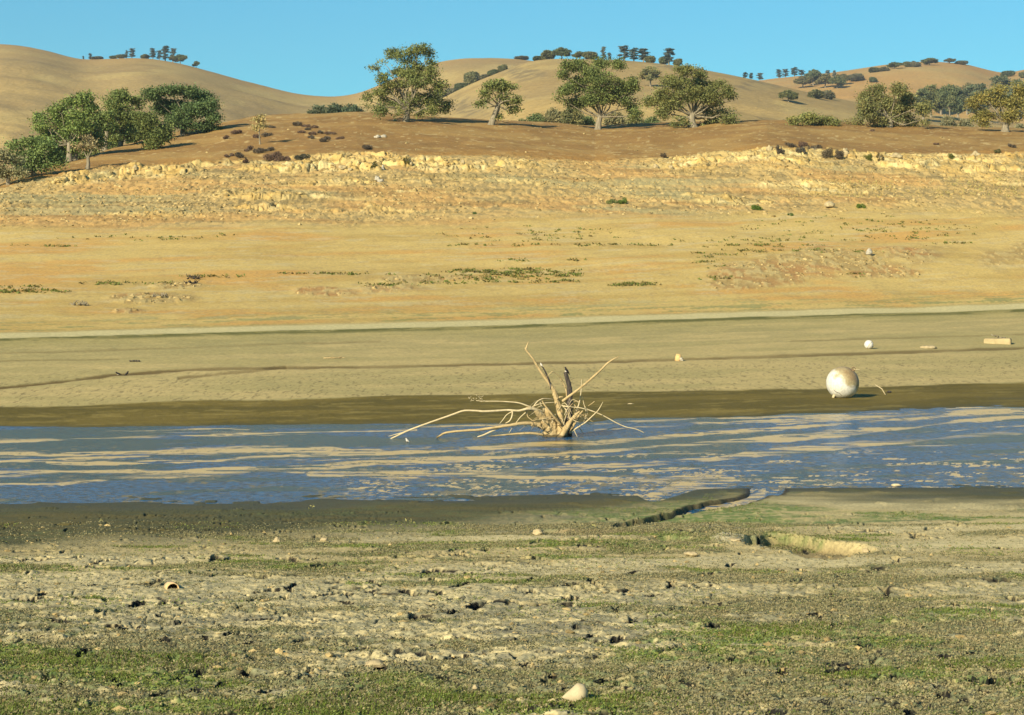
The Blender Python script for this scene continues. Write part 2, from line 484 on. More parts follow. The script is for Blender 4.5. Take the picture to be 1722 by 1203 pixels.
def hill_z(X, Y, full=False):
    ix = 861 + F * X / np.maximum(Y, 50)
    zs = []
    z0 = 6.0 + 0 * X
    for (rx, ry), Yf, Yr in HILLS:
        yr = np.interp(ix, rx, ry)
        Yrr = Yr * (1 + .03 * np.sin(ix / 170.0 + Yf))
        zr = H + (YH - yr) * Yrr / F
        t = (Y - Yf) / (Yrr - Yf)
        g = np.where(t < 1, np.sin(np.clip(t, 0, 1) * math.pi / 2) ** 1.15, np.cos(np.clip((t - 1) * 1.1, 0, 1.5)))
        fade = 1
        if ry[0] > 190: fade = ss(rx[0] - 60, rx[0] + 140, ix)
        e0 = (z0 - H) / Yf
        er = (np.maximum(zr, z0 + 1) - H) / Yrr
        front = H + Y * mix(e0, er, g * fade)
        back = z0 + (zr - z0) * g * fade
        n = (fbm(X / 160 + Yf, Y / 160, 201, 5) - .5) * 36 * np.clip(g * (1 - g) * 4, 0, 1) * np.clip(t * 3, 0, 1)
        n = n + (fbm(X / 34 + Yf, Y / 60, 211, 3) - .5) * 1.3 * ss(.02, .3, t)
        zs.append(np.where(t < 0, z0, np.where(t < 1, front, back)) + n * fade)
    zs = np.array(zs)
    z = zs.max(0)
    return (z, zs.argmax(0)) if full else z

def ground_z(X, Y):
    X = np.atleast_1d(np.asarray(X, float)); Y = np.atleast_1d(np.asarray(Y, float))
    zb = base_z(X, Y)
    return np.where(Y < 45, near_detail(X, Y, zb)[0], np.where(Y < 330, bank_detail(X, Y, zb)[0], hill_z(X, Y)))

_YN = 1 / np.linspace(1 / 9.0, 1 / 44.5, 1400)
_YB = np.concatenate([np.linspace(45, 130, 1200), np.linspace(130.1, 300, 1800)])
_YHL = np.linspace(360, 2000, 1800)
def hit(ix, iy, where='auto'):
    """point of the ground seen at photo pixel (ix, iy)"""
    if where == 'auto': where = 'near' if iy > 790 else 'bank'
    Y = {'near': _YN, 'bank': _YB, 'hill': _YHL}[where]
    X = (ix - 861) / F * Y
    z = hill_z(X, Y) if where == 'hill' else ground_z(X, Y)
    if where == 'near': z = np.where(Y > 30, z, base_z(X, Y) * .5 + z * .5)
    y = YH + F * (H - z) / Y
    run = np.minimum.accumulate(y)
    k = int(np.argmax(run <= iy)) if (run <= iy).any() else int(np.argmin(y))
    return Vector((float(X[k]), float(Y[k]), float(z[k])))

def at(ix, iy, Y):
    return Vector(((ix - 861) * Y / F, Y, H - (iy - YH) * Y / F))

# ------------------------------------------------------------------ terrain meshes
APEX = 6.0
def fan(rows, cols):
    Yg, ug = np.meshgrid(rows, cols, indexing='ij')
    X = ug * (Yg + APEX)
    n, m = Yg.shape
    idx = np.arange(n * m).reshape(n, m)
    Fc = np.stack([idx[:-1, :-1], idx[:-1, 1:], idx[1:, 1:], idx[1:, :-1]], -1).reshape(-1, 4)
    return X.ravel(), Yg.ravel(), Fc

def columns(dense, inner, outer, coarse):
    a = np.linspace(-inner, inner, dense)
    b = inner + (outer - inner) * (np.linspace(0, 1, coarse + 1)[1:]) ** 1.4
    return np.concatenate([-b[::-1], a, b])

C = lambda r, g, b: np.array([r, g, b])[None, :]
def cmix(a, b, t): return a + (b - a) * np.asarray(t)[:, None]

# --- near shore
rows = np.concatenate([np.linspace(-4, 8, 16), 1 / np.linspace(1 / 8.6, 1 / 11.8, 40), 1 / np.linspace(1 / 11.85, 1 / 36.5, 560), np.linspace(36.7, 45.5, 24)])
X, Y, Fc = fan(rows, columns(1250, .236, .9, 60))
zb = base_z(X, Y)
Z, D = near_detail(X, Y, zb)
ix, iy = D['ix'], D['iy']
PALE = C(0.530, 0.452, 0.235); TAN = C(0.461, 0.376, 0.176); GREY = C(0.225, 0.221, 0.137); OLIVE = C(0.093, 0.090, 0.038)
GREEN = C(0.137, 0.198, 0.058); MOSS = C(0.170, 0.185, 0.090); DARK = C(0.110, 0.102, 0.072)
n_big = fbm(X / 3.0, Y / 1.1, 301, 4); n_mid = fbm(X / .8, Y / .35, 305, 4); n_sm = fbm(X / .13, Y / .09, 311, 4)
col = cmix(PALE + 0 * X[:, None], TAN, ss(.4, .65, n_big))
col = cmix(col, GREY, .75 * ss(.46, .60, n_sm) * ss(900, 1030, iy))
col = cmix(col, C(0.187, 0.174, 0.116), .8 * ss(.50, .60, .5 * n_mid + .5 * fbm(X / .35, Y / .22, 317, 4)) * ss(960, 1080, iy))
# vegetation cover grows towards the camera and in bands
bias = np.interp(iy, [840, 870, 900, 925, 960, 1000, 1040, 1080, 1203], [-.02, .06, .02, -.10, .0, .02, .06, .10, .14])
bias = bias + np.where(iy < 900, .10 * ss(1320, 1150, ix) * ss(620, 820, ix) + .05 * ss(900, 1000, ix) * ss(1300, 1200, ix), 0)
bias = bias - .10 * ss(1150, 1500, ix) * ss(980, 860, iy) - .06 * ss(500, 100, ix) * ss(960, 930, iy)
veg = ss(.50, .60, .55 * n_big + .45 * n_mid + bias)
vegf = veg * (.35 + .65 * ss(.38, .56, n_sm))
grn = ss(.42, .62, fbm(X / 1.5, Y / 1.0, 321, 3) + .12 * ss(1100, 1200, iy) + .12 * ss(910, 850, iy) * ss(800, 950, ix))
col = cmix(col, cmix(cmix(GREY + 0 * X[:, None], MOSS, ss(.3, .6, n_mid)), GREEN, grn), vegf * .92)
# olive wet margin
wl_ = np.interp(ix, [0, 430, 700, 861, 1000, 1200, 1290, 1500, 1722], [925, 905, 893, 878, 866, 846, 840, 842, 848])
wet = ss(wl_ + 6, wl_ - 18, iy + (n_big - .5) * 26 + (n_mid - .5) * 10)
wedge = ss(wl_ + 22, wl_ - 10, iy + (n_mid - .5) * 30)
col = cmix(col, C(0.186, 0.164, 0.085), wedge * .6 * (1 - wet))
ol = cmix(OLIVE + 0 * X[:, None], C(0.118, 0.101, 0.037), ss(.4, .65, n_mid))
ol = cmix(ol, C(0.103, 0.122, 0.049), .6 * ss(.5, .62, n_sm) * ss(.4, .6, n_big))
col = cmix(col, ol, wet)
edge = ss(.12, .0, Z)                                      # soaked mud by the water
col = cmix(col, C(0.069, 0.069, 0.043), ss(.05, .005, Z) * ss(28, 31, Y) * .75)
rust = ss(1, .5, np.hypot((ix - 1000) / 150, (iy - 895) / 8) + (n_mid - .5))
col = cmix(col, C(0.255, 0.180, 0.085), rust * .6)
col = cmix(col, C(0.044, 0.037, 0.024), np.clip(np.maximum(D['ch'], D['ch_shade']) + D['pool'], 0, 1) * .92)  # bank shade painted dark, along with the channel and pool beds
col = cmix(col, C(.20, .155, .075), D['pit'] * .75)
col = cmix(col, C(0.490, 0.456, 0.317), D['lump'] * .6)
col = cmix(col, C(0.012, 0.012, 0.012), np.clip(D['crack'] * .97 + D['fine'] * .45, 0, 1))  # shade inside cracks and holes painted in as near-black soil
wetv = np.clip(wet * .55 + ss(.06, .0, Z) * ss(28, 31, Y) + D['pool'] + D['ch'], 0, 1)
Dn_crack = D['crack']
Zn, coln, vegn, ixn, iyn, Xn, Yn, grnn = Z, col, veg * (1 - wet), ix, iy, X, Y, grn
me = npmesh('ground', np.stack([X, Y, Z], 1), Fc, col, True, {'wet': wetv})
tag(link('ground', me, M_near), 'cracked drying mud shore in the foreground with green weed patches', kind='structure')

# --- far bank and knoll
rows = np.concatenate([np.linspace(42, 49, 10), np.linspace(49.2, 75, 110), np.linspace(75.3, 130, 130), np.linspace(130.5, 164, 130),
                       np.linspace(164.2, 204, 230), np.linspace(204.5, 266, 90), np.linspace(268, 470, 40)])
X, Y, Fc = fan(rows, columns(1200, .262, .75, 70))
zb = base_z(X, Y)
Z, D = bank_detail(X, Y, zb)
ix, iy = D['ix'], D['iy']
ixq = np.clip(ix, -100, 1822)
L5 = lambda v: np.interp(ixq, [0, 430, 861, 1290, 1722], v)
q1 = fbm(ix / 220, (iy - L5([566, 557, 548, 532, 520])) / 7, 401, 4); q2 = fbm(X / 1.3, Y / 1.3, 405, 4); q3 = fbm(X / 7, Y / 7, 411, 4)
q4 = fbm(ix / 60, (iy - L5([566, 557, 548, 532, 520])) / 2.2, 415, 3)
MUD = C(0.464, 0.367, 0.156); MUD2 = C(0.384, 0.318, 0.131); SAND = C(0.519, 0.386, 0.135); SAND2 = C(0.459, 0.329, 0.107); ORNG = C(0.534, 0.310, 0.091)
col = cmix(MUD + 0 * X[:, None], MUD2, ss(.35, .65, q1))
col = cmix(col, C(.28, .25, .105), ss(L5([640, 628, 620, 612, 600]), L5([575, 568, 560, 548, 534]), iy) * .45 * ss(.35, .6, q4))
# speckles on the mud
col = cmix(col, C(.16, .13, .06), ss(.68, .74, fbm(X / .09, Y / .5, 421, 2)) * .6 * ss(L5([612, 604, 596, 588, 580]), L5([655, 645, 635, 625, 615]), iy))
# furrows across the mud
for pts, w, s in (([(-60, 655), (0, 652), (100, 642), (200, 630), (330, 622), (480, 618)], 2.2, .75),
                  ([(300, 636), (400, 626), (470, 619), (640, 617), (861, 612), (1100, 606), (1290, 600), (1500, 593), (1722, 585), (1800, 582)], 2.4, .6),
                  ([(0, 595), (300, 585), (640, 574)], 1.5, .25), ([(1330, 574), (1560, 567), (1722, 562)], 1.0, .3), ([(0, 608), (200, 604)], 1., .3)):
    d, _ = seg_dist(ix, iy, pts)
    d = d + (fbm(ix / 40, iy / 3, 431, 3) - .5) * 3
    m = ss(w + 1.2, w * .4, d) * (.72 + .28 * ss(.3, .5, fbm(ix / 70, iy * 0 + 1, 433, 2)))
    col = cmix(col, C(.13, .09, .03), np.clip(m * s * 1.25, 0, 1)); Z = Z - m * s * .03
col = cmix(col, C(.42, .30, .13), ss(10, 2, np.abs(iy - L5([665, 652, 633, 622, 606]))) * .35 * ss(.5, .65, q3))
# wet olive mud by the water
we = L5([685, 673, 662, 655, 645]) + (fbm(X / 3, Y / 3, 441, 3) - .5) * 6
wet = ss(we - 1.5, we + 1.5, iy)
ol = cmix(C(0.122, 0.095, 0.020) + 0 * X[:, None], C(0.169, 0.127, 0.027), ss(.4, .6, q1))
ol = cmix(ol, C(0.281, 0.216, 0.060), ss(.62, .70, q4) * .5)
ol = cmix(ol, C(0.070, 0.065, 0.025), ss(.03, -.01, Z) * .8)
col = cmix(col, ol, wet)
# pale flat band with green margins
sc = L5([565, 553, 543, 529, 517.5]) + (fbm(X / 12, Y * 0, 443, 2) - .5) * 2
sd = iy - sc
up = ss(-3, -6, sd)
col = cmix(col, C(0.300, 0.266, 0.086), ss(26, 4, sd) * ss(-2, 2, sd) * .5)
col = cmix(col, C(0.120, 0.119, 0.034), ss(3.5, 5, sd) * ss(12, 7, sd) * (.35 + .6 * ss(.35, .55, q4)))
col = cmix(col, C(0.520, 0.456, 0.225), ss(5, 3.5, np.abs(sd)))
sand = cmix(SAND + 0 * X[:, None], SAND2, ss(.38, .62, q1))
sand = cmix(sand, ORNG, ss(.50, .68, q3 * .5 + q1 * .5) * .75)
sand = cmix(sand, ORNG, ss(5, 1, np.abs(iy - np.interp(ixq, [0, 340, 480], [446, 435, 430]) + (q2 - .5) * 8)) * ss(420, 300, ix) * .7)
sand = cmix(sand, C(.50, .42, .22), ss(.6, .72, q4) * .5)
sand = cmix(sand, C(.34, .24, .11), ss(.62, .70, fbm(X / .35, Y / .35, 451, 3)) * .35)
sand = cmix(sand, C(.20, .22, .075), ss(-5, -8, sd) * ss(-38, -8, sd) * ss(.50, .62, q4) * .7)
col = cmix(col, sand, up * ss(-4, -8, sd))
# outcrops of reddish rubble
oc = cmix(C(0.328, 0.228, 0.087) + 0 * X[:, None], C(0.360, 0.190, 0.070), ss(.45, .6, q3))
oc = cmix(oc, C(0.485, 0.380, 0.162), ss(.55, .7, D['c2']) * .8)
oc = cmix(oc, C(0.485, 0.395, 0.173), ss(.5, .7, fbm(ix / 50, iy / 6, 461, 3)) * .4)
col = cmix(col, oc, D['out'] * .8)
# gravel slope
v = D['v'] + D['wob']
gv = ss(-.55, -.2, v + (q3 - .5) * .5)
gr = cmix(C(0.493, 0.351, 0.135) + 0 * X[:, None], C(0.341, 0.257, 0.110), ss(.45, .6, D['c2']))
gr = cmix(gr, C(0.531, 0.274, 0.077), ss(.48, .62, fbm(X / 10, Y / 5, 471, 4)) * .38)
gr = cmix(gr, C(0.360, 0.317, 0.150), ss(.50, .66, fbm(X / 16, Y / 4, 475, 4)) * .7)
col = cmix(col, gr, gv * (D['kn'] < .5))
# yellow rock
rk = cmix(C(0.590, 0.452, 0.181) + 0 * X[:, None], C(0.499, 0.349, 0.117), ss(.3, .7, D['c']))
rk = cmix(rk, C(0.605, 0.512, 0.256), ss(.55, .7, q2) * .7)
rk = cmix(rk, C(0.468, 0.278, 0.076), ss(.52, .66, q3) * .3)
rk = cmix(rk, C(0.302, 0.241, 0.110), ss(.55, .68, fbm(X / 2.4, Y / 1.2, 481, 4)) * .6)
rk = cmix(rk, C(0.121, 0.087, 0.042), ss(.09, .02, D['e']) * ss(.45, .6, D['c2']) * .8)
col = cmix(col, rk, np.clip(D['rock'] * 1.25, 0, 1))
_st = fbm(X / 6, Z * 4.5, 485, 3)
col = cmix(col, col * .62, (ss(.56, .64, _st) * gv * (D['kn'] < .5) * .6))
# brown knoll
kn = ss(1.0, 1.14, D['v'] + (q2 - .5) * .18 + (q3 - .5) * .12)
kb = cmix(C(0.262, 0.157, 0.054) + 0 * X[:, None], C(0.320, 0.205, 0.071), ss(.4, .62, fbm(X / 16, Y / 5, 491, 4)))
kb = cmix(kb, C(0.218, 0.130, 0.046), ss(.5, .66, fbm(X / 5, Y / 9, 493, 4)) * .6)
kb = cmix(kb, C(0.364, 0.252, 0.091), ss(.62, .72, q2) * .5)
kb = cmix(kb, C(0.451, 0.341, 0.152), ss(.735, .76, fbm(X / .6, Y / .8, 497, 2)) * .7)
kb = cmix(kb, C(0.334, 0.184, 0.050), ss(.5, .62, q3) * ss(1.5, 1.1, D['v']) * .6)
col = cmix(col, kb, kn)
me = npmesh('far_shore', np.stack([X, Y, Z], 1), Fc, col, True, {'wet': np.clip(wet * .5 + ss(.03, -.01, Z) * .5, 0, 1)})
tag(link('far_shore', me, M_bank), 'sandy far bank with yellow rock band below a brown knoll', kind='structure')

# --- hills
rows = np.concatenate([np.linspace(315, 600, 60), np.linspace(605, 1000, 160), np.linspace(1003, 1480, 110), np.linspace(1485, 1850, 70), np.linspace(1870, 2600, 30)])
X, Y, Fc = fan(rows, columns(900, .27, .62, 80))
Z, w = hill_z(X, Y, True)
ix, iy = proj(X, Y, Z)
h1 = fbm(X / 130, Y / 130, 501, 5); h2 = fbm(X / 22, Y / 60, 505, 5); h3 = fbm(X / 4, Y / 9, 507, 3)
col = cmix(C(0.370, 0.265, 0.101) + 0 * X[:, None], C(0.321, 0.231, 0.095), ss(.35, .65, h1))
col = cmix(col, C(0.418, 0.316, 0.122), ss(.5, .7, h2) * .7)
col = cmix(col, C(0.274, 0.193, 0.079), ss(.52, .68, fbm(X / 60, Y / 35, 511, 4)) * .55)
col = cmix(col, C(0.402, 0.231, 0.074), (w == 2) * .7 * ss(.35, .6, h1 + .08))
col = cmix(col, C(0.354, 0.223, 0.079), ss(12, 2, iy - np.interp(ix, RAB[0], RAB[1])) * (w == 0) * .5)
# stony patches on the middle hill
for cx, cy, rx, ry in ((885, 125, 40, 14), (790, 178, 45, 22), (1120, 112, 40, 6), (1270, 145, 35, 8), (870, 120, 30, 8)):
    q = np.hypot((ix - cx) / rx, (iy - cy) / ry)
    m = ss(1.2, .5, q + (h2 - .5)) * (w == 1)
    col = cmix(col, C(0.161, 0.118, 0.061), m * ss(.50, .60, h3) * .9)
    col = cmix(col, C(0.306, 0.240, 0.109), m * .4)
me = npmesh('hills', np.stack([X, Y, Z], 1), Fc, col, True, {'wet': np.zeros(len(X))})
tag(link('hills', me, M_hill), 'smooth rounded hills of dry golden grass', kind='structure')

# ------------------------------------------------------------------ water
rows = 1 / np.linspace(1 / 25.0, 1 / 66.0, 330)
X, Y, Fc = fan(rows, columns(900, .25, .75, 30))
Z = np.zeros_like(X)
ix, iy = proj(X, Y, Z)
warp = (fbm(ix / 90, iy / 12, 601, 4) - .5)
slick = np.zeros_like(X)
SL = [([(-60, 742), (150, 738), (330, 734), (520, 727), (700, 722)], 2.2, .9),
      ([(-60, 765), (120, 764), (330, 757), (560, 756), (640, 758), (860, 752), (1060, 740), (1300, 722), (1722, 690), (1800, 686)], 4.2, 1.),
      ([(-60, 778), (60, 776), (150, 772), (250, 768)], 2.6, 1.), ([(80, 780), (150, 781), (300, 778), (560, 764), (720, 760)], 3.2, 1.),
      ([(-60, 797), (80, 796), (300, 794), (560, 784), (760, 772), (920, 766), (1100, 752), (1400, 730), (1722, 702), (1800, 698)], 4.6, 1.),
      ([(-60, 817), (90, 814), (240, 801), (420, 795)], 2.6, .9),
      ([(520, 797), (700, 800), (820, 792), (1000, 786), (1200, 772), (1380, 752), (1560, 738), (1800, 722)], 5.5, .75),
      ([(690, 798), (900, 800), (1050, 806), (1180, 806), (1230, 812), (1130, 822), (1095, 834)], 7.0, .95),
      ([(1000, 712), (1250, 704), (1450, 696), (1722, 682)], 1.8, .9), ([(1000, 722), (1300, 708), (1722, 688)], 2.2, .8),
      ([(1240, 842), (1285, 832), (1255, 846), (1190, 856)], 4, .8)]
_sr = random.Random(4)
for _k in range(34):
    _x0 = _sr.uniform(-100, 1500); _y0 = _sr.uniform(716, 812); _ln = _sr.uniform(180, 620)
    _sl = mix(-.01, -.055, min(1, max(0, _x0 / 1300)))
    SL.append(([(_x0, _y0 + _x0 * _sl * .3), (_x0 + _ln / 2, _y0 + _x0 * _sl * .3 + _sl * _ln / 2 + _sr.uniform(-2, 2)), (_x0 + _ln, _y0 + _x0 * _sl * .3 + _sl * _ln)], _sr.uniform(.3, 1.0), _sr.uniform(.5, .95)))
ixw, iyw = ix, iy + warp * 9
for pts, w, s in SL:
    d, par = seg_dist(ixw, iyw, pts, 1.0)
    ww = w * (.25 + 1.2 * fbm(ix / 120 + pts[0][1], iy * 0, 605, 2))
    slick = np.maximum(slick, ss(ww + 1.6, ww - 1.6, d) * s)
brk = fbm(ix / 75, iy / 2.4, 611, 4)
slick = slick * (.1 + .9 * ss(.36, .50, brk + .07 * slick)) * (.55 + .45 * ss(.35, .55, fbm(ix / 60, iy / .9, 613, 4)))
slick = slick * (.5 + .5 * ss(.35, .5, fbm(ix / 220, iy / 7, 614, 3)))
patch = ss(.56, .66, fbm(ix / 60, iy / 4.0, 615, 4)) * ss(740, 775, iy) * ss(300, 900, ix) * .65
patch = np.maximum(patch, ss(.60, .68, fbm(ix / 40, iy / 2.5, 617, 4)) * ss(800, 810, iy) * ss(500, 650, ix) * .7)
slick = np.maximum(slick, patch * ss(.4, .55, fbm(ix / 6, iy / 1.5, 619, 2)))
slick = ss(.12, .62, slick)
teal = ss(.44, .58, fbm(ix / 170, (iy + ix * .03) / 9, 621, 4) + .10 * ss(900, 200, ix) * ss(830, 800, iy) - .14 * ss(790, 830, iy) - .06 * ss(1100, 1600, ix))
me = npmesh('water', np.stack([X, Y, Z], 1), Fc, None, True, {'slick': slick, 'teal': teal, 'scum': (fbm(ix / 110, iy / 9, 631, 3) - .5) * .25 + .035 * ss(770, 800, iy) - .02})
mw, nt, b = mat_base('shallow_water')
sl = N(nt, 'ShaderNodeAttribute', attribute_name='slick'); te = N(nt, 'ShaderNodeAttribute', attribute_name='teal')
m1 = N(nt, 'ShaderNodeMixRGB'); m1.inputs[1].default_value = (.012, .075, .17, 1); m1.inputs[2].default_value = (.008, .042, .045, 1)
nt.links.new(te.outputs['Fac'], m1.inputs[0])
gpa = N(nt, 'ShaderNodeNewGeometry'); mpa = N(nt, 'ShaderNodeMapping'); mpa.inputs['Scale'].default_value = (4.5, 3.0, 1)
nt.links.new(gpa.outputs['Position'], mpa.inputs[0])
nfa = N(nt, 'ShaderNodeTexNoise'); nfa.inputs['Scale'].default_value = 1.5; nfa.inputs['Detail'].default_value = 6; nfa.inputs['Roughness'].default_value = .8
nt.links.new(mpa.outputs[0], nfa.inputs['Vector'])
mra = N(nt, 'ShaderNodeMapRange'); mra.inputs[1].default_value = .40; mra.inputs[2].default_value = .60; mra.inputs[3].default_value = .35; mra.inputs[4].default_value = 1.9  # light and dark of ripple facets painted into the base colour
nt.links.new(nfa.outputs[0], mra.inputs[0])
vsc = N(nt, 'ShaderNodeVectorMath', operation='SCALE'); nt.links.new(m1.outputs[0], vsc.inputs[0]); nt.links.new(mra.outputs[0], vsc.inputs['Scale'])
m2 = N(nt, 'ShaderNodeMixRGB'); m2.inputs[2].default_value = (.60, .43, .16, 1)  # tan of the mirrored hillside painted into the slicks
nt.links.new(sl.outputs['Fac'], m2.inputs[0]); nt.links.new(vsc.outputs[0], m2.inputs[1])
gp0 = N(nt, 'ShaderNodeNewGeometry'); mp0 = N(nt, 'ShaderNodeMapping'); mp0.inputs['Scale'].default_value = (1.6, .55, 1)
nt.links.new(gp0.outputs['Position'], mp0.inputs[0])
nf = N(nt, 'ShaderNodeTexNoise'); nf.inputs['Scale'].default_value = 2.6; nf.inputs['Detail'].default_value = 7; nf.inputs['Roughness'].default_value = .78
nt.links.new(mp0.outputs[0], nf.inputs['Vector'])
sca = N(nt, 'ShaderNodeAttribute', attribute_name='scum')
fa = N(nt, 'ShaderNodeMath', operation='ADD'); nt.links.new(nf.outputs[0], fa.inputs[0]); nt.links.new(sca.outputs['Fac'], fa.inputs[1])
fm = N(nt, 'ShaderNodeMapRange'); fm.inputs[1].default_value = .56; fm.inputs[2].default_value = .62
nt.links.new(fa.outputs[0], fm.inputs[0])
m3 = N(nt, 'ShaderNodeMixRGB'); m3.inputs[2].default_value = (.17, .15, .085, 1)
nt.links.new(fm.outputs[0], m3.inputs[0]); nt.links.new(m2.outputs[0], m3.inputs[1])
nt.links.new(m3.outputs[0], b.inputs['Base Color'])
rr = N(nt, 'ShaderNodeMapRange'); rr.inputs[3].default_value = .20; rr.inputs[4].default_value = .30
nt.links.new(sl.outputs['Fac'], rr.inputs[0]); nt.links.new(rr.outputs[0], b.inputs['Roughness'])
b.inputs['IOR'].default_value = 1.33
sp_ = N(nt, 'ShaderNodeMapRange'); sp_.inputs[3].default_value = .5; sp_.inputs[4].default_value = .12
nt.links.new(sl.outputs['Fac'], sp_.inputs[0]); fs = N(nt, 'ShaderNodeMath', operation='MULTIPLY_ADD'); fs.inputs[1].default_value = -.7; fs.inputs[2].default_value = 1.0; nt.links.new(fm.outputs[0], fs.inputs[0])
fx = N(nt, 'ShaderNodeMath', operation='MULTIPLY'); nt.links.new(sp_.outputs[0], fx.inputs[0]); nt.links.new(fs.outputs[0], fx.inputs[1])
nt.links.new(fx.outputs[0], b.inputs['Specular IOR Level'])
gp = N(nt, 'ShaderNodeNewGeometry')
mp = N(nt, 'ShaderNodeMapping'); mp.inputs['Scale'].default_value = (2.2, 5.0, 1)
nt.links.new(gp.outputs['Position'], mp.inputs[0])
nz = N(nt, 'ShaderNodeTexNoise'); nz.inputs['Scale'].default_value = 1.6; nz.inputs['Detail'].default_value = 6; nz.inputs['Roughness'].default_value = .62
nt.links.new(mp.outputs[0], nz.inputs['Vector'])
inv = N(nt, 'ShaderNodeMapRange'); inv.inputs[3].default_value = 1.0; inv.inputs[4].default_value = .05
nt.links.new(sl.outputs['Fac'], inv.inputs[0])
tm = N(nt, 'ShaderNodeMath', operation='MULTIPLY_ADD'); tm.inputs[1].default_value = -.55; tm.inputs[2].default_value = 1.0
nt.links.new(te.outputs['Fac'], tm.inputs[0])
ml = N(nt, 'ShaderNodeMath', operation='MULTIPLY'); nt.links.new(inv.outputs[0], ml.inputs[0]); nt.links.new(tm.outputs[0], ml.inputs[1])
ms = N(nt, 'ShaderNodeMath', operation='MULTIPLY'); ms.inputs[1].default_value = .9
nt.links.new(ml.outputs[0], ms.inputs[0])
bp = N(nt, 'ShaderNodeBump'); bp.inputs['Distance'].default_value = .11
nt.links.new(ms.outputs[0], bp.inputs['Strength']); nt.links.new(nz.outputs[0], bp.inputs['Height']); nt.links.new(bp.outputs[0], b.inputs['Normal'])
tag(link('water', me, mw), 'shallow rippled water with tan streaks of reflected hillside painted in', kind='structure')

# ------------------------------------------------------------------ leaves, trees, shrubs
def leaf_cloud(cent, size, col, r, up=.35, asp=.6, jit=.25):
    """small quads at the given centres"""
    n = len(cent)
    a = r.normal(size=(n, 3)); a /= np.linalg.norm(a, axis=1)[:, None]
    nn = r.normal(size=(n, 3)); nn[:, 2] += up * 2; nn /= np.linalg.norm(nn, axis=1)[:, None]
    t = np.cross(nn, a); t /= np.linalg.norm(t, axis=1)[:, None] + 1e-9
    bt = np.cross(nn, t)
    s = (size * r.uniform(.6, 1.35, n))[:, None]
    V = np.stack([cent - t * s, cent + bt * s * asp, cent + t * s, cent - bt * s * asp], 1).reshape(-1, 3)
    Fq = np.arange(4 * n).reshape(n, 4)
    c = np.asarray(col)[None, :] * (1 + r.uniform(-jit, jit, (n, 1))) if np.ndim(col) == 1 else col
    return V, Fq, np.repeat(c, 4, axis=0)

PER = 40
def crown(lobes, leaf, dens, colr, r, tuft=.62, gaps=.0, hue=.25):
    """lobes: list of (centre, radii). Tufts of leaves spread through each lobe's volume."""
    cs = []; cc = []; tc = []
    for c, rad in lobes:
        c = np.array(c); rad = np.array(rad)
        vol = rad[0] * rad[2]
        nt_ = max(4, int(dens * vol * 7.5))
        d = r.normal(size=(nt_, 3)); d /= np.linalg.norm(d, axis=1)[:, None]
        p = c + d * rad * (r.random((nt_, 1)) ** .45) * .95
        tc.append(p)
    T = np.concatenate(tc)
    if gaps > 0:
        k = fbm(T[:, 0] / 1.1 + T[:, 1] / 2, T[:, 2] / .9, int(r.integers(1000)), 2)
        T = T[k > np.quantile(k, gaps)]
    per = PER
    tint = 1 + r.uniform(-hue, hue, (len(T), 1))
    warm = r.random((len(T), 1)) ** 3 * .7
    c0 = np.asarray(colr)[None, :] * np.array([[1.95, 1.95, 2.15]]) * tint * (1 + warm * np.array([[.45, .12, -.1]]))
    P = np.repeat(T, per, axis=0) + r.normal(size=(len(T) * per, 3)) * np.array([tuft, tuft, tuft * .55]) * .58
    Cc = np.repeat(c0, per, axis=0) * (1 + r.uniform(-.22, .22, (len(P), 1)))
    return leaf_cloud(P, leaf, Cc, r), T

def limbs(mb, base, fork, lobes, r0, T=None, r=None, ntw=26, seed=0):
    rnd = random.Random(seed)
    base, fork = Vector(base), Vector(fork)
    mid = (base + fork) / 2 + Vector((rnd.uniform(-.1, .1), 0, 0)) * (fork - base).length
    p, q = smooth_path([base - Vector((0, 0, .4)), base + Vector((0, 0, .05)), mid, fork], [r0 * 1.7, r0 * 1.35, r0 * .95, r0 * .8], 4)
    mb.tube(p, q, 9, .12, seed)
    for i, (c, rad) in enumerate(lobes):
        c = Vector(c); L = (c - fork).length
        m1 = fork.lerp(c, .4) + Vector((rnd.uniform(-.12, .12), rnd.uniform(-.12, .12), rnd.uniform(-.16, .10))) * L
        m2 = fork.lerp(c, .75) + Vector((rnd.uniform(-.1, .1), rnd.uniform(-.1, .1), rnd.uniform(-.05, .12))) * L
        k = r0 * (.16 + .20 * min(1, 2.2 / max(L, .5)))
        p, q = smooth_path([fork - Vector((0, 0, .15)), m1, m2, c], [k, k * .7, k * .45, k * .18], 3)
        mb.tube(p, q, 6, .1, seed + i)
    if T is not None and len(T):
        for j in range(ntw):
            t = Vector(T[rnd.randrange(len(T))])
            c = min((Vector(l[0]) for l in lobes), key=lambda a: (a - t).length)
            s = fork.lerp(c, rnd.uniform(.6, 1.0))
            mb.tube([s, s.lerp(t, .5) + Vector((rnd.uniform(-.2, .2), 0, rnd.uniform(-.1, .25))), t], [r0 * .11, r0 * .08, r0 * .03], 4, 0, j)

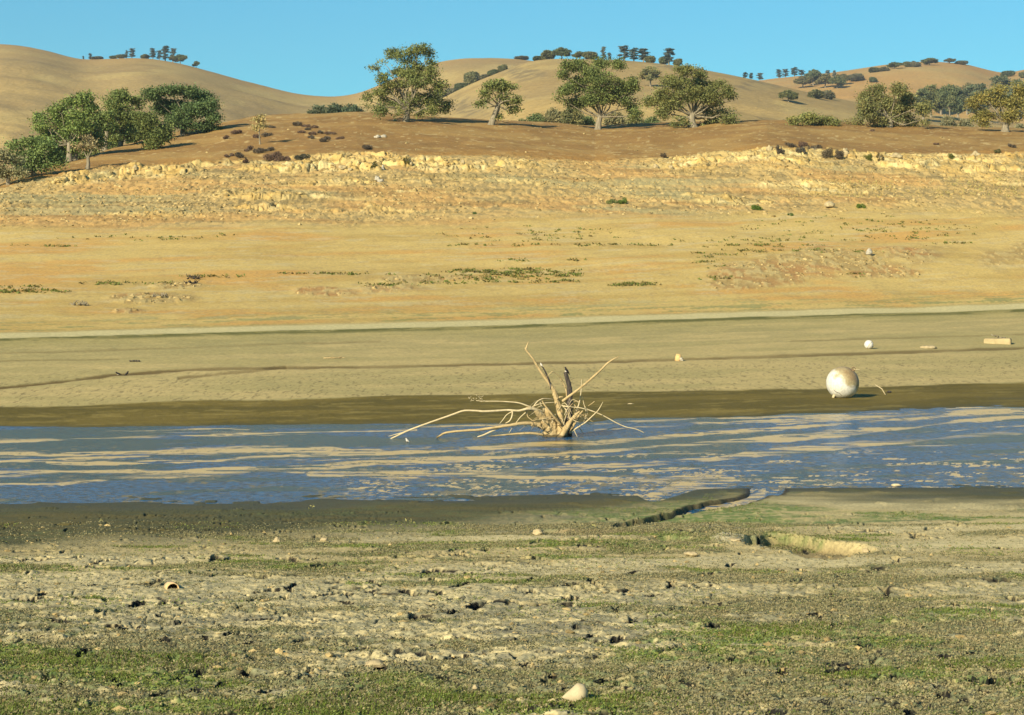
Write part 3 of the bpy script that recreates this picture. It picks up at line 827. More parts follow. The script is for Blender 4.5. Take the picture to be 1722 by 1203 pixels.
def photo_tree(name, base, forkpx, lobes, label, cat='tree', group=None, Y=None, leaf=.105, dens=5.0, colr=(.085, .10, .028), r0=.28, gaps=.12,
               tuft=.55, depth=.75, seed=1, twigs=26, drop=.1, colo=None):
    """a tree whose crown lobes are given by their extent in the photograph at the tree's own distance"""
    r = np.random.default_rng(seed); rnd = random.Random(seed)
    b = hit(base[0], base[1]) if Y is None else None
    if b is None:
        X_ = (base[0] - 861) / F * Y
        b = Vector((X_, Y, float(ground_z(X_, Y)[0])))
    Yt = b.y; s = Yt / F
    root = empty(name, (b.x, b.y, b.z - drop))
    tag(root, label, cat, group)
    LB = []
    wid = max(abs(l[0] - base[0]) for l in lobes) * s
    for (cx, cy, rx, ry) in lobes:
        dy = rnd.uniform(-1, 1) * depth * wid * .6
        if (cx, cy) == (632, 172): continue
        LB.append((((cx - base[0]) * s, dy, H - (cy - YH) * s - (b.z - drop)), (rx * s * 1.16, max(rx, ry) * s * 1.0, ry * s * 1.25)))
    (V, Fq, cc), T = crown(LB, leaf, dens, colr, r, tuft=tuft, gaps=gaps)
    me = npmesh('crown', V, Fq, cc)
    link('crown', me, M_leaf, root)
    mb = MB()
    fk = ((forkpx[0] - base[0]) * s, 0, H - (forkpx[1] - YH) * s - (b.z - drop))
    limbs(mb, (0, 0, 0), fk, LB, r0, T, r, twigs, seed)
    mb.build('trunk', M_bark, root)
    return root

GR_K = 'oaks standing along the crest of the brown knoll'
GR_L = 'oaks of the grove on the left shoulder'
photo_tree('oak_tree', (683, 205), (686, 180), [(704, 84, 18, 9), (722, 92, 8, 7), (664, 88, 15, 8), (683, 98, 16, 10), (630, 113, 7, 5), (645, 108, 9, 8), (645, 130, 11, 10),
    (727, 106, 9, 7), (700, 113, 16, 9), (672, 118, 14, 8), (722, 130, 13, 13), (740, 148, 9, 12), (700, 140, 18, 11), (668, 143, 18, 10), (636, 152, 14, 7), (622, 172, 8, 14),
    (652, 168, 14, 10), (748, 176, 9, 12), (724, 166, 15, 13), (684, 170, 24, 15), (664, 192, 14, 9), (640, 188, 12, 9), (700, 188, 18, 8), (728, 188, 10, 8), (690, 130, 16, 10), (650, 150, 14, 10)],
    'tallest oak on the knoll, ragged open crown rising against the sky', 'oak tree', GR_K, gaps=.25, dens=4.6, r0=.34, seed=11, twigs=60)
photo_tree('oak_tree', (826, 210), (838, 175), [(828, 143, 11, 8), (846, 143, 11, 7), (865, 149, 8, 9), (818, 160, 7, 8), (811, 172, 6, 8), (842, 156, 16, 9), (869, 170, 5, 8), (866, 184, 7, 5),
    (822, 180, 7, 5), (850, 170, 8, 6), (838, 197, 3, 3)], 'small leaning oak standing alone between the tallest oak and the bushy pair', 'oak tree', GR_K, gaps=.3, dens=4.5, r0=.30, seed=12, leaf=.13)
photo_tree('oak_tree', (1006, 218), (1010, 195), [(957, 113, 14, 9), (945, 125, 9, 7), (980, 107, 16, 9), (1010, 104, 14, 9), (1040, 114, 11, 10), (993, 122, 16, 9), (955, 155, 13, 10), (942, 166, 9, 6),
    (978, 140, 22, 13), (1010, 140, 26, 15), (1045, 150, 18, 14), (1063, 147, 9, 12), (1000, 165, 24, 13), (1035, 168, 22, 11), (1063, 178, 9, 14), (970, 172, 16, 9), (1068, 195, 6, 9)],
    'large round oak with forked trunk rising behind low bushes, mid knoll', 'oak tree', GR_K, gaps=.14, dens=5.6, r0=.34, seed=13, colr=(.075, .095, .026))
photo_tree('oak_tree', (1165, 214), (1165, 192), [(1150, 121, 18, 7), (1175, 123, 14, 7), (1122, 134, 10, 7), (1096, 168, 13, 9), (1110, 155, 12, 9), (1140, 140, 19, 11), (1175, 140, 19, 11), (1205, 140, 14, 9),
    (1222, 155, 11, 9), (1229, 170, 6, 8), (1130, 172, 18, 13), (1118, 188, 11, 11), (1160, 160, 22, 12), (1195, 162, 19, 13), (1203, 188, 19, 15), (1226, 195, 10, 15), (1140, 205, 14, 8), (1190, 205, 14, 8)],
    'broad oak with thick pale trunk and spreading crown, right of the bushes', 'oak tree', GR_K, gaps=.16, dens=5.4, r0=.46, seed=14, colr=(.09, .10, .03))
photo_tree('oak_tree', (1496, 214), (1496, 198), [(1478, 150, 13, 9), (1506, 153, 13, 9), (1528, 165, 13, 11), (1548, 183, 11, 13), (1461, 163, 11, 11), (1455, 185, 13, 15), (1485, 176, 20, 16), (1515, 183, 20, 16),
    (1440, 204, 13, 7), (1536, 200, 12, 9), (1554, 208, 5, 5), (1475, 203, 18, 9), (1505, 205, 16, 8)], 'wide low olive-green oak on the right of the crest', 'oak tree', GR_K, gaps=.12, dens=5.4, r0=.3, seed=15, colr=(.10, .105, .035))
photo_tree('oak_tree', (1690, 222), (1692, 205), [(1675, 150, 14, 11), (1652, 165, 12, 9), (1636, 176, 9, 8), (1715, 150, 12, 13), (1700, 172, 17, 11), (1655, 192, 17, 11), (1700, 195, 19, 11), (1678, 168, 12, 10),
    (1730, 175, 14, 20), (1648, 207, 12, 8)], 'yellowing oak at the right edge of the photo', 'oak tree', GR_K, gaps=.2, dens=4.8, r0=.4, seed=16, colr=(.125, .115, .03), depth=.5)
photo_tree('oak_sapling', (437, 243), (436, 222), [(434, 201, 7, 6), (438, 211, 6, 5), (430, 214, 4, 4)], 'small pale sapling on the left brow of the knoll among brown scrub', 'sapling', None, gaps=.1, dens=6, r0=.07, seed=17, colr=(.22, .20, .08), leaf=.10, tuft=.35)
for k, (bx, by, lb, sc_) in enumerate([(1336, 209, [(1336, 203, 9, 6)], 'leftmost'), (1361, 209, [(1357, 198, 12, 8), (1366, 202, 12, 7)], 'tallest'), (1392, 209, [(1388, 203, 13, 6), (1402, 206, 9, 4)], 'rightmost')]):
    photo_tree('low_oak', (bx, by + 2), (bx, by - 3), lb, sc_ + ' of three low olive bushes left of the wide low oak', 'bush', 'low oaks right of the broad oak', dens=7, r0=.1, seed=20 + k, colr=(.11, .12, .035))
# grove on the left
photo_tree('live_oak', (309, 227), (312, 208), [(262, 160, 16, 9), (288, 154, 19, 8), (317, 155, 19, 9), (341, 167, 15, 11), (357, 178, 10, 10), (363, 200, 8, 10), (332, 188, 23, 15), (296, 184, 25, 15),
    (302, 205, 20, 11), (348, 212, 18, 9), (272, 178, 14, 12), (330, 215, 14, 6)], 'wide dark green domed oak at the right end of the left grove', 'oak tree', GR_L, gaps=.03, dens=7, r0=.32, seed=31, colr=(.055, .085, .028))
photo_tree('live_oak', (263, 251), (262, 240), [(248, 212, 18, 17), (262, 232, 16, 13), (240, 198, 14, 12), (276, 222, 11, 12), (256, 242, 14, 7)], 'dense rounded oak with foliage down to the ground below the domed oak', 'oak tree', GR_L, gaps=.04, dens=7, r0=.2, seed=32, colr=(.075, .095, .026))
photo_tree('live_oak', (203, 246), (204, 212), [(202, 163, 20, 10), (182, 174, 11, 9), (224, 172, 13, 11), (200, 187, 21, 12), (220, 200, 14, 12), (190, 203, 13, 9), (232, 215, 12, 14), (222, 228, 14, 11), (188, 218, 12, 10), (210, 215, 12, 10)], 'oak with a straight dark trunk left of the dense rounded oak', 'oak tree', GR_L, gaps=.04, dens=5.5, r0=.22, seed=33, colr=(.085, .11, .03))
photo_tree('live_oak', (176, 250), (180, 222), [(180, 195, 13, 10), (164, 202, 11, 11), (178, 210, 12, 9), (168, 222, 9, 9), (190, 232, 9, 9)], 'oak with a pale forked trunk beside the dark-trunked oak', 'oak tree', GR_L, gaps=.15, dens=5.5, r0=.22, seed=34, colr=(.08, .11, .03))
photo_tree('live_oak', (116, 268), (116, 240), [(143, 165, 15, 8), (120, 174, 18, 9), (92, 184, 14, 10), (64, 199, 11, 9), (72, 214, 13, 7), (100, 203, 19, 12), (130, 193, 18, 12), (149, 183, 12, 11), (112, 222, 19, 12), (85, 228, 17, 10), (75, 240, 12, 10), (138, 212, 16, 12), (125, 245, 16, 11)],
    'broad bright green oak in the middle of the left grove', 'oak tree', GR_L, gaps=.03, dens=5.8, r0=.26, seed=35, colr=(.085, .12, .03))
photo_tree('live_oak', (126, 266), (130, 248), [(128, 238, 14, 11), (150, 222, 14, 13), (162, 238, 11, 12), (100, 248, 14, 11), (88, 262, 12, 9), (112, 255, 12, 9)], 'low oak under the middle of the left grove', 'oak tree', GR_L, gaps=.03, dens=5.8, r0=.18, seed=36, colr=(.075, .105, .03))
photo_tree('bare_oak', (147, 285), (148, 265), [(138, 248, 10, 10), (158, 244, 10, 10), (150, 232, 10, 6)], 'thin sparse grey oak standing forward of the grove on the yellow rocks', 'oak tree', GR_L, gaps=.35, dens=2.6, r0=.17, seed=37, colr=(.15, .13, .06), twigs=60)
photo_tree('live_oak', (56, 297), (54, 272), [(30, 243, 18, 7), (56, 239, 15, 7), (50, 262, 16, 11), (80, 247, 15, 10), (92, 262, 12, 11), (70, 280, 13, 9), (96, 276, 10, 7), (40, 280, 14, 10), (30, 262, 14, 10), (62, 262, 14, 10)], 'green oak with pale stems at the lower left of the grove', 'oak tree', GR_L, gaps=.03, dens=5.5, r0=.17, seed=38, colr=(.08, .115, .032))
photo_tree('bare_oak', (14, 311), (16, 290), [(8, 262, 16, 12), (6, 290, 15, 12), (32, 288, 11, 9), (-24, 280, 16, 20), (28, 268, 12, 8)], 'greyish half bare oak at the left edge of the photo', 'oak tree', GR_L, gaps=.2, dens=4.6, r0=.17, seed=39, colr=(.12, .12, .055), twigs=70)

# bushes just behind the crest
def bush(ix, ytop, ybot, w, Yd, label, group, colr, seed, cat='bush', leaf=.12, dens=6.0, name='bush'):
    r = np.random.default_rng(seed); s = Yd / F
    X_ = (ix - 861) * s
    zg = float(ground_z(X_, Yd)[0]); zt = H - (ytop - YH) * s; zbm = min(H - (ybot - YH) * s, zg)
    root = empty(name, (X_, Yd, zbm)); tag(root, label, cat, group)
    hh = zt - zbm; ww = w * s
    LB = []
    for k in range(4):
        f = (k + .5) / 4 * 2 - 1
        hk = hh * (1 - .35 * f * f) * r.uniform(.8, 1.0)
        vis = max(zt - (H - (ybot - YH) * s), .8) * r.uniform(.85, 1.0) * (1 - .3 * f * f)
        LB.append(((f * ww * .62, r.uniform(-.4, .4) * ww, hh - vis * .55 - (zt - zbm) * .12 * f * f), (ww * .40, ww * .5, vis * .55)))
        LB.append(((f * ww * .62, r.uniform(-.4, .4) * ww, max(hh - vis * 1.5, vis * .4)), (ww * .42, ww * .5, vis * .6)))
    (V, Fq, cc), T = crown(LB, leaf, dens, colr, r, tuft=.4, gaps=.03)
    link('foliage', npmesh('foliage', V, Fq, cc), M_leaf, root)
    mb = MB(); limbs(mb, (0, 0, 0), (0, 0, hh * .2), LB, .1, None, None, 0, seed)
    mb.build('stem', M_bark, root)
    return root
GB = 'bushes behind the crest of the knoll'
bush(538, 175, 199, 22, 300, 'left half of the dense grey-green thicket left of the tallest oak', 'thicket left of the tallest oak', (.06, .075, .04), 51)
bush(566, 171, 199, 24, 303, 'middle of the dense grey-green thicket left of the tallest oak', 'thicket left of the tallest oak', (.055, .075, .038), 52)
bush(592, 173, 199, 20, 300, 'right end of the dense grey-green thicket left of the tallest oak', 'thicket left of the tallest oak', (.05, .07, .036), 53)
for k, (a, t, b_, w, lab) in enumerate([(878, 200, 216, 13, 'low bush at the left foot of the mid-knoll thicket'), (902, 190, 216, 18, 'second bush from the left in the mid-knoll thicket'),
        (930, 180, 217, 20, 'tall olive bush left of the forked oak trunk'), (962, 176, 218, 22, 'highest bush close left of the forked oak trunk'), (988, 192, 219, 14, 'dark bush touching the forked oak trunk on its left'),
        (1033, 186, 220, 20, 'light green bush close right of the forked oak trunk'), (1066, 190, 220, 18, 'bush in the gap between the round oak and the broad oak'), (1097, 197, 219, 18, 'low bush under the left side of the broad oak')]):
    bush(a, t, b_, w, 288 + (k % 3) * 4, lab, GB, ((.10, .105, .04), (.075, .10, .035), (.12, .115, .05))[k % 3], 60 + k)
for k, (a, t, b_, w, lab) in enumerate([(1595, 192, 212, 16, 'grey-green bush right of the wide low oak'), (1622, 196, 216, 16, 'bush between the grey-green tree row and the yellowing oak'), (1655, 203, 222, 15, 'pale bush under the yellowing oak'), (1715, 206, 226, 16, 'pale bush at the right edge under the yellowing oak')]):
    bush(a, t, b_, w, 330, lab, 'bushes at the right behind the crest', (.12, .12, .06), 75 + k)

for k, (a, t, b_, w, Yd, lab) in enumerate([(152, 238, 268, 14, 212, 'green understorey bush between the middle oaks of the left grove'), (96, 258, 284, 14, 203, 'dark understorey bush left of the broad green oak trunk'),
        (226, 218, 246, 14, 240, 'olive understorey bush between the dark-trunked oak and the dense rounded oak'), (190, 226, 252, 10, 228, 'understorey bush between the two trunked oaks of the left grove'), (122, 248, 272, 12, 207, 'low bush just behind the broad green oak trunk')]):
    bush(a, t, b_, w, Yd, lab, 'understorey of the left grove', ((.07, .095, .028), (.06, .085, .026))[k % 2], 90 + k)

# prototypes for the distant trees (about 10 m high, origin at the base)
def proto_round(seed, colr, gaps=.1, w=5.0, open_=False):
    r = np.random.default_rng(seed)
    LB = [((0, 0, 7.2), (w * .6, w * .6, 2.4))]
    for k in range(8):
        a = k * 2.4; q = r.uniform(.45, .8) * w
        LB.append(((math.cos(a) * q, math.sin(a) * q, r.uniform(3.6, 7.2)), (w * .38, w * .38, 1.7)))
    (V, Fq, cc), T = crown(LB, .32, 1.6 if not open_ else .9, colr, r, tuft=.8, gaps=gaps)
    mb = MB(); limbs(mb, (0, 0, 0), (.1, 0, 3.0), LB, .35, T, r, 8, seed)
    return npmesh('crown', V, Fq, cc), mb
def proto_pine(seed, colr):
    r = np.random.default_rng(seed); LB = []
    for k in range(13):
        h = 2.2 + k * .60; q = r.uniform(.5, 1.0) * (1.9 if k < 10 else 1.2); a = k * 2.3
        LB.append(((math.cos(a) * q * .7, math.sin(a) * q * .7, h + r.uniform(-.4, .4)), (r.uniform(.7, 1.2), r.uniform(.7, 1.2), r.uniform(.5, .95))))
    (V, Fq, cc), T = crown(LB, .26, 1.7, colr, r, tuft=.55, gaps=.15)
    mb = MB(); mb.tube([(0, 0, -.4), (.1, 0, 4), (0, 0, 9.6)], [.3, .2, .05], 6, .1, seed)
    for c, rad in LB: mb.tube([(0, 0, c[2] - .5), c], [.08, .03], 4)
    return npmesh('crown', V, Fq, cc), mb
def proto_wood(seed, colr):
    r = np.random.default_rng(seed); LB = []
    for k in range(12):
        h = 2.4 + k * .55; q = math.sin(math.pi * min(1, (h - 1) / 9.5)) * 1.5; a = k * 2.4
        LB.append(((math.cos(a) * q, math.sin(a) * q, h + r.uniform(-.3, .3)), (r.uniform(.9, 1.5), r.uniform(.9, 1.5), r.uniform(.8, 1.3))))
    (V, Fq, cc), T = crown(LB, .2, 2.0, colr, r, tuft=.5, gaps=.08)
    mb = MB(); mb.tube([(0, 0, -.4), (.1, 0, 4), (0, 0, 8.6)], [.3, .2, .05], 6, .1, seed)
    for c, rad in LB: mb.tube([(0, 0, c[2] - .5), c], [.09, .03], 4)
    return npmesh('crown', V, Fq, cc), mb
def proto_bush(seed, colr):
    r = np.random.default_rng(seed); LB = []
    for k in range(6):
        a = k * 1.1; q = 3.2 if k else 0
        LB.append(((math.cos(a) * q, math.sin(a) * q * .8, r.uniform(3.2, 5.5)), (3.0, 3.0, 3.4)))
    (V, Fq, cc), T = crown(LB, .55, 1.5, colr, r, tuft=.9, gaps=.05)
    mb = MB(); limbs(mb, (0, 0, 0), (0, 0, 2), LB, .3, T, r, 4, seed)
    return npmesh('crown', V, Fq, cc), mb
P = {}
def protos(kind, lst):
    P[kind] = []
    for cm, mb in lst:
        me = bpy.data.meshes.new('trunk'); me.from_pydata(mb.v, [], mb.f); me.materials.append(M_bark); me.update()
        cm.materials.append(M_leaf); P[kind].append((cm, me))
protos('round', [proto_round(s, c) for s, c in ((101, (.075, .085, .03)), (102, (.085, .08, .03)), (103, (.065, .08, .032)))])
protos('open', [proto_round(s, c, .3, 4.4, True) for s, c in ((104, (.12, .12, .045)), (105, (.10, .105, .04)))])
protos('pine', [proto_pine(s, c) for s, c in ((106, (.055, .075, .06)), (107, (.065, .082, .07)), (108, (.05, .07, .055)), (118, (.058, .075, .06)), (119, (.07, .085, .062)))])
protos('wood', [proto_wood(s, c) for s, c in ((121, (.066, .078, .034)), (122, (.078, .086, .036)), (123, (.060, .074, .036)), (124, (.085, .085, .036)))])
protos('bush', [proto_bush(s, c) for s, c in ((109, (.06, .075, .03)), (110, (.075, .08, .032)), (111, (.085, .085, .045)))])
DIM = {'round': (10.0, 9.6), 'open': (9.4, 9.6), 'pine': (4.6, 10.6), 'wood': (4.6, 8.9), 'bush': (12.2, 9.2)}
cnt = 0
def far_tree(kind, ix, ytop, ybase, w, label, group, Yd=None, where='hill'):
    """where: 'hill' = seen on the slope at (ix, ybase); 'ridge' = on the skyline; or a distance"""
    global cnt
    if Yd is None:
        Yc = _YHL; X_ = (ix - 861) / F * Yc; zz = hill_z(X_, Yc); yy = YH + F * (H - zz) / Yc
        if where == 'hill':
            ok = yy <= ybase; k = int(np.argmax(ok)) if ok.any() else int(np.argmin(yy))
        else: k = int(np.argmin(yy))
        p = Vector((float(X_[k]), float(Yc[k]), float(zz[k])))
    else:
        X_ = (ix - 861) / F * Yd; p = Vector((X_, Yd, float(ground_z(X_, Yd)[0])))
    s = p.y / F
    h = (H - (ytop - YH) * s) - p.z
    h = max(h, 2.0)
    wm = w * s * 2 * (1.05 if kind == 'pine' else 1)
    nm = {'round': 'oak_tree', 'open': 'oak_tree', 'pine': 'pine_tree', 'wood': 'pine_tree', 'bush': 'bush'}[kind]
    ct = {'round': 'oak tree', 'open': 'oak tree', 'pine': 'pine tree', 'wood': 'pine tree', 'bush': 'bush'}[kind]
    root = empty(nm, (p.x, p.y, p.z - .3), rz=(cnt * 1.7) % 6.28)
    sx = wm / DIM[kind][0]; sz = (h + .3) / DIM[kind][1]
    root.scale = (sx, sx, sz)
    tag(root, label, ct, group)
    cm, tm_ = P[kind][cnt % len(P[kind])]
    link('crown', cm, None, root); link('trunk', tm_, None, root)
    cnt += 1
    return root
G1 = 'trees on the left skyline'
for a in [('pine', 140, 94, 104, 2, 'tiny thin pine, leftmost tree on the left skyline'), ('pine', 152, 89, 104, 4, 'small pine standing over the leftmost skyline bush'), ('bush', 162, 94, 105, 11, 'dark rounded bush at the left end of the left skyline trees'),
          ('bush', 191, 93, 101, 8, 'low bush at the left of the skyline spruce clump'), ('bush', 204, 91, 100, 9, 'low bush left of the pointed skyline conifer'), ('pine', 213, 84, 99, 3, 'narrow pointed conifer, left one of the skyline pair'),
          ('pine', 222, 80, 99, 6, 'broad pointed conifer on the left skyline'), ('bush', 244, 91, 98, 8, 'low dark bush left of the open skyline pines'), ('pine', 257, 80, 98, 6, 'open pine, left of the tall skyline pines'),
          ('pine', 268, 84, 99, 5, 'short open pine between two taller skyline pines'), ('pine', 278, 76, 100, 8, 'tallest pine on the left skyline'), ('pine', 291, 79, 102, 6, 'pine just right of the tallest left skyline pine'),
          ('round', 303, 91, 106, 12, 'brownish round oak right of the left skyline pines'), ('round', 290, 93, 104, 7, 'small dark oak at the foot of the left skyline pines'), ('round', 330, 103, 111, 6, 'lone small oak, rightmost on the left skyline')]:
    far_tree(a[0], a[1], a[2], a[3], a[4], a[5], G1, where='ridge')
G2 = 'bushes in the fold behind the middle hill'
for k, (a, t, w) in enumerate([(722, 157, 9), (740, 152, 11), (757, 147, 11), (775, 138, 12), (793, 119, 13), (812, 124, 10), (829, 116, 10), (846, 108, 9)]):
    nth = ('lowest', 'second lowest', 'third lowest', 'fourth lowest', 'largest pale', 'third highest', 'second highest', 'highest')[k]
    far_tree('bush', a, t, 0, w, nth + ' bush of the diagonal row in the hill fold', G2, Yd=985)
G3 = 'trees on top of the middle hill'
for a in [('bush', 877, 94, 0, 13, 'small dark bush alone at the left of the hilltop trees'), ('bush', 905, 94, 0, 10, 'low bush at the left end of the hilltop oak row'), ('bush', 922, 84, 0, 13, 'rounded olive bush in the hilltop oak row'),
          ('round', 944, 80, 0, 16, 'widest olive oak in the hilltop row'), ('round', 975, 86, 0, 12, 'thin topped oak above the round knoll oak'), ('bush', 992, 86, 0, 13, 'brownish bush at the right end of the hilltop oak row'),
          ('pine', 1015, 77, 0, 5, 'thin crooked pine alone on the hilltop'), ('pine', 1025, 88, 0, 4, 'short pine beside the thin crooked hilltop pine'), ('pine', 1050, 75, 0, 11, 'leftmost blue-grey pine of the hilltop clump'),
          ('pine', 1066, 79, 0, 9, 'second blue-grey pine of the hilltop clump'), ('pine', 1082, 80, 0, 11, 'third blue-grey pine of the hilltop clump'), ('bush', 1093, 93, 0, 10, 'dark bush at the foot of the hilltop pine clump'),
          ('pine', 1125, 80, 0, 11, 'flat-topped pine right of the hilltop pine clump'), ('bush', 1118, 93, 0, 11, 'dark bush under the flat-topped hilltop pine'), ('bush', 1140, 98, 0, 8, 'rightmost low bush on the hilltop')]:
    far_tree(*a, G3, where='ridge')
far_tree('open', 1094, 112, 146, 20, 'sparse pale oak alone halfway up the middle hill', None)
far_tree('round', 1326, 151, 172, 15, 'small lone oak with a clear trunk on the right slope', None)
far_tree('bush', 1372, 150, 166, 14, 'left half of the low clump right of the small lone oak', 'pair of bushes right of the lone oak')
far_tree('bush', 1392, 151, 167, 12, 'right half of the low clump right of the small lone oak', 'pair of bushes right of the lone oak')
G4 = 'pines and oaks on the right skyline'
for a in [('pine', 1253, 121, 130, 5, 'small bluish pine at the left end of the right skyline'), ('pine', 1263, 122, 132, 4, 'second small bluish pine on the right skyline'), ('pine', 1278, 122, 134, 6, 'third small bluish pine on the right skyline'),
          ('pine', 1310, 116, 137, 6, 'left tall pine of the pair on the right skyline'), ('pine', 1321, 115, 138, 6, 'right tall pine of the pair on the right skyline'), ('pine', 1336, 112, 138, 7, 'tallest bluish pine on the right skyline'),
          ('pine', 1348, 117, 138, 6, 'faint slender pine right of the tallest bluish pine')]:
    far_tree(*a, G4, Yd=1150 if False else None, where='ridge')
G5 = 'dark trees of the hollow on the right hill'
for a in [('round', 1350, 128, 148, 14, 'dark tree at the left of the hollow'), ('round', 1368, 117, 144, 14, 'tallest rounded tree of the hollow'), ('pine', 1391, 116, 142, 5, 'pine rising from the middle of the hollow'),
          ('round', 1388, 124, 148, 15, 'dark tree in the middle of the hollow'), ('pine', 1403, 117, 142, 4, 'narrow pine right of the middle of the hollow'), ('round', 1408, 128, 149, 14, 'dark tree right of the middle of the hollow'), ('round', 1418, 124, 143, 12, 'dark tree at the right edge of the hollow'),
          ('bush', 1440, 123, 137, 14, 'rounded bush right of the hollow beside the pale track'), ('bush', 1468, 129, 139, 7, 'small lone bush on the bare right hill')]:
    far_tree(*a, G5)
G6 = 'bushes along the top of the right hill'
for a in [('bush', 1471, 113, 122, 11, 'lowest left bush of the row on the right hilltop'), ('bush', 1488, 112, 120, 9, 'second bush from left on the right hilltop'), ('round', 1505, 104, 116, 13, 'wide bush left of centre on the right hilltop'),
          ('bush', 1526, 103, 113, 8, 'small bush in the centre of the right hilltop row'), ('bush', 1540, 102, 113, 9, 'bush just left of the tallest right hilltop bush'), ('round', 1563, 97, 110, 13, 'tallest bush on the right hilltop'),
          ('round', 1597, 98, 107, 9, 'dark round tree on the right hilltop skyline'), ('bush', 1617, 101, 109, 11, 'rightmost bush on the right hilltop skyline'), ('bush', 1695, 118, 129, 12, 'round bush on the orange slope at far right'),
          ('bush', 1722, 120, 131, 9, 'bush cut by the right edge on the orange slope')]:
    far_tree(*a, G6)
G7 = 'grey-green trees behind the right end of the knoll'
for k, (a, t, w) in enumerate([(1553, 152, 12), (1566, 141, 17), (1582, 149, 13), (1597, 143, 15), (1611, 150, 12), (1626, 139, 13), (1644, 141, 14), (1662, 150, 14), (1683, 130, 13), (1712, 134, 16)]):
    nth = ('leftmost', 'tall second', 'third', 'fourth', 'fifth', 'tall sixth', 'seventh', 'eighth', 'ninth', 'rightmost')[k]
    far_tree('round' if k % 2 else 'wood', a, t, 203 - (k % 3) * 5, w * (1.25 if k % 2 else 1.4), nth + ' grey-green tree of the dense row at the right', G7)
far_tree('round', 1445, 160, 0, 8, 'dark oak peeping over the left of the wide low oak', None, Yd=420)

# ------------------------------------------------------------------ dark scrub on the knoll and small green shrubs
def scrub(ix, iy, w, h, label, group, colr, seed, name='scrub', cat='shrub', mat=None, leaf=.07, n=700, where='auto'):
    r = np.random.default_rng(seed); p = hit(ix, iy, where); s = p.y / F
    ww, hh = w * s, h * s
    m = 5
    cs = np.stack([r.uniform(-.7, .7, m) * ww, r.uniform(-.9, .9, m) * ww, r.uniform(.25, .6, m) * hh], 1)
    k = r.integers(0, m, n)
    d = r.normal(size=(n, 3)); d /= np.linalg.norm(d, axis=1)[:, None]
    P_ = cs[k] + d * (r.random((n, 1)) ** .4) * np.array([ww * .45, ww * .5, hh * .45])
    P_[:, 2] = np.maximum(P_[:, 2], 0)
    zz = ground_z(p.x + P_[:, 0], p.y + P_[:, 1]) - p.z
    P_[:, 2] += np.clip(zz, -1.5, 1.5)
    cc = np.asarray(colr)[None, :] * (1 + r.uniform(-.3, .3, (n, 1)))
    V, Fq, c4 = leaf_cloud(P_, leaf, cc, r, up=0, asp=.35)
    root = empty(name, p); tag(root, label, cat, group)
    link('foliage', npmesh('foliage', V, Fq, c4), mat or M_leaf, root)
    mb = MB()
    for j in range(7):
        q = cs[j % m]
        e = Vector((q[0] * r.uniform(.6, 1.2), q[1] * r.uniform(.5, 1), q[2] * 1.6))
        e.z += float(np.clip(ground_z(p.x + e.x, p.y + e.y)[0] - p.z, -1, 1))
        mb.tube([(0, 0, -.05), e * .5 + Vector((0, 0, .05)), e], [.03, .02, .008], 4)
    mb.build('stem', M_bark, root)
    return root
GS = 'dead brown shrubs on the knoll'
BR = (.135, .085, .055); BR2 = (.095, .075, .05)
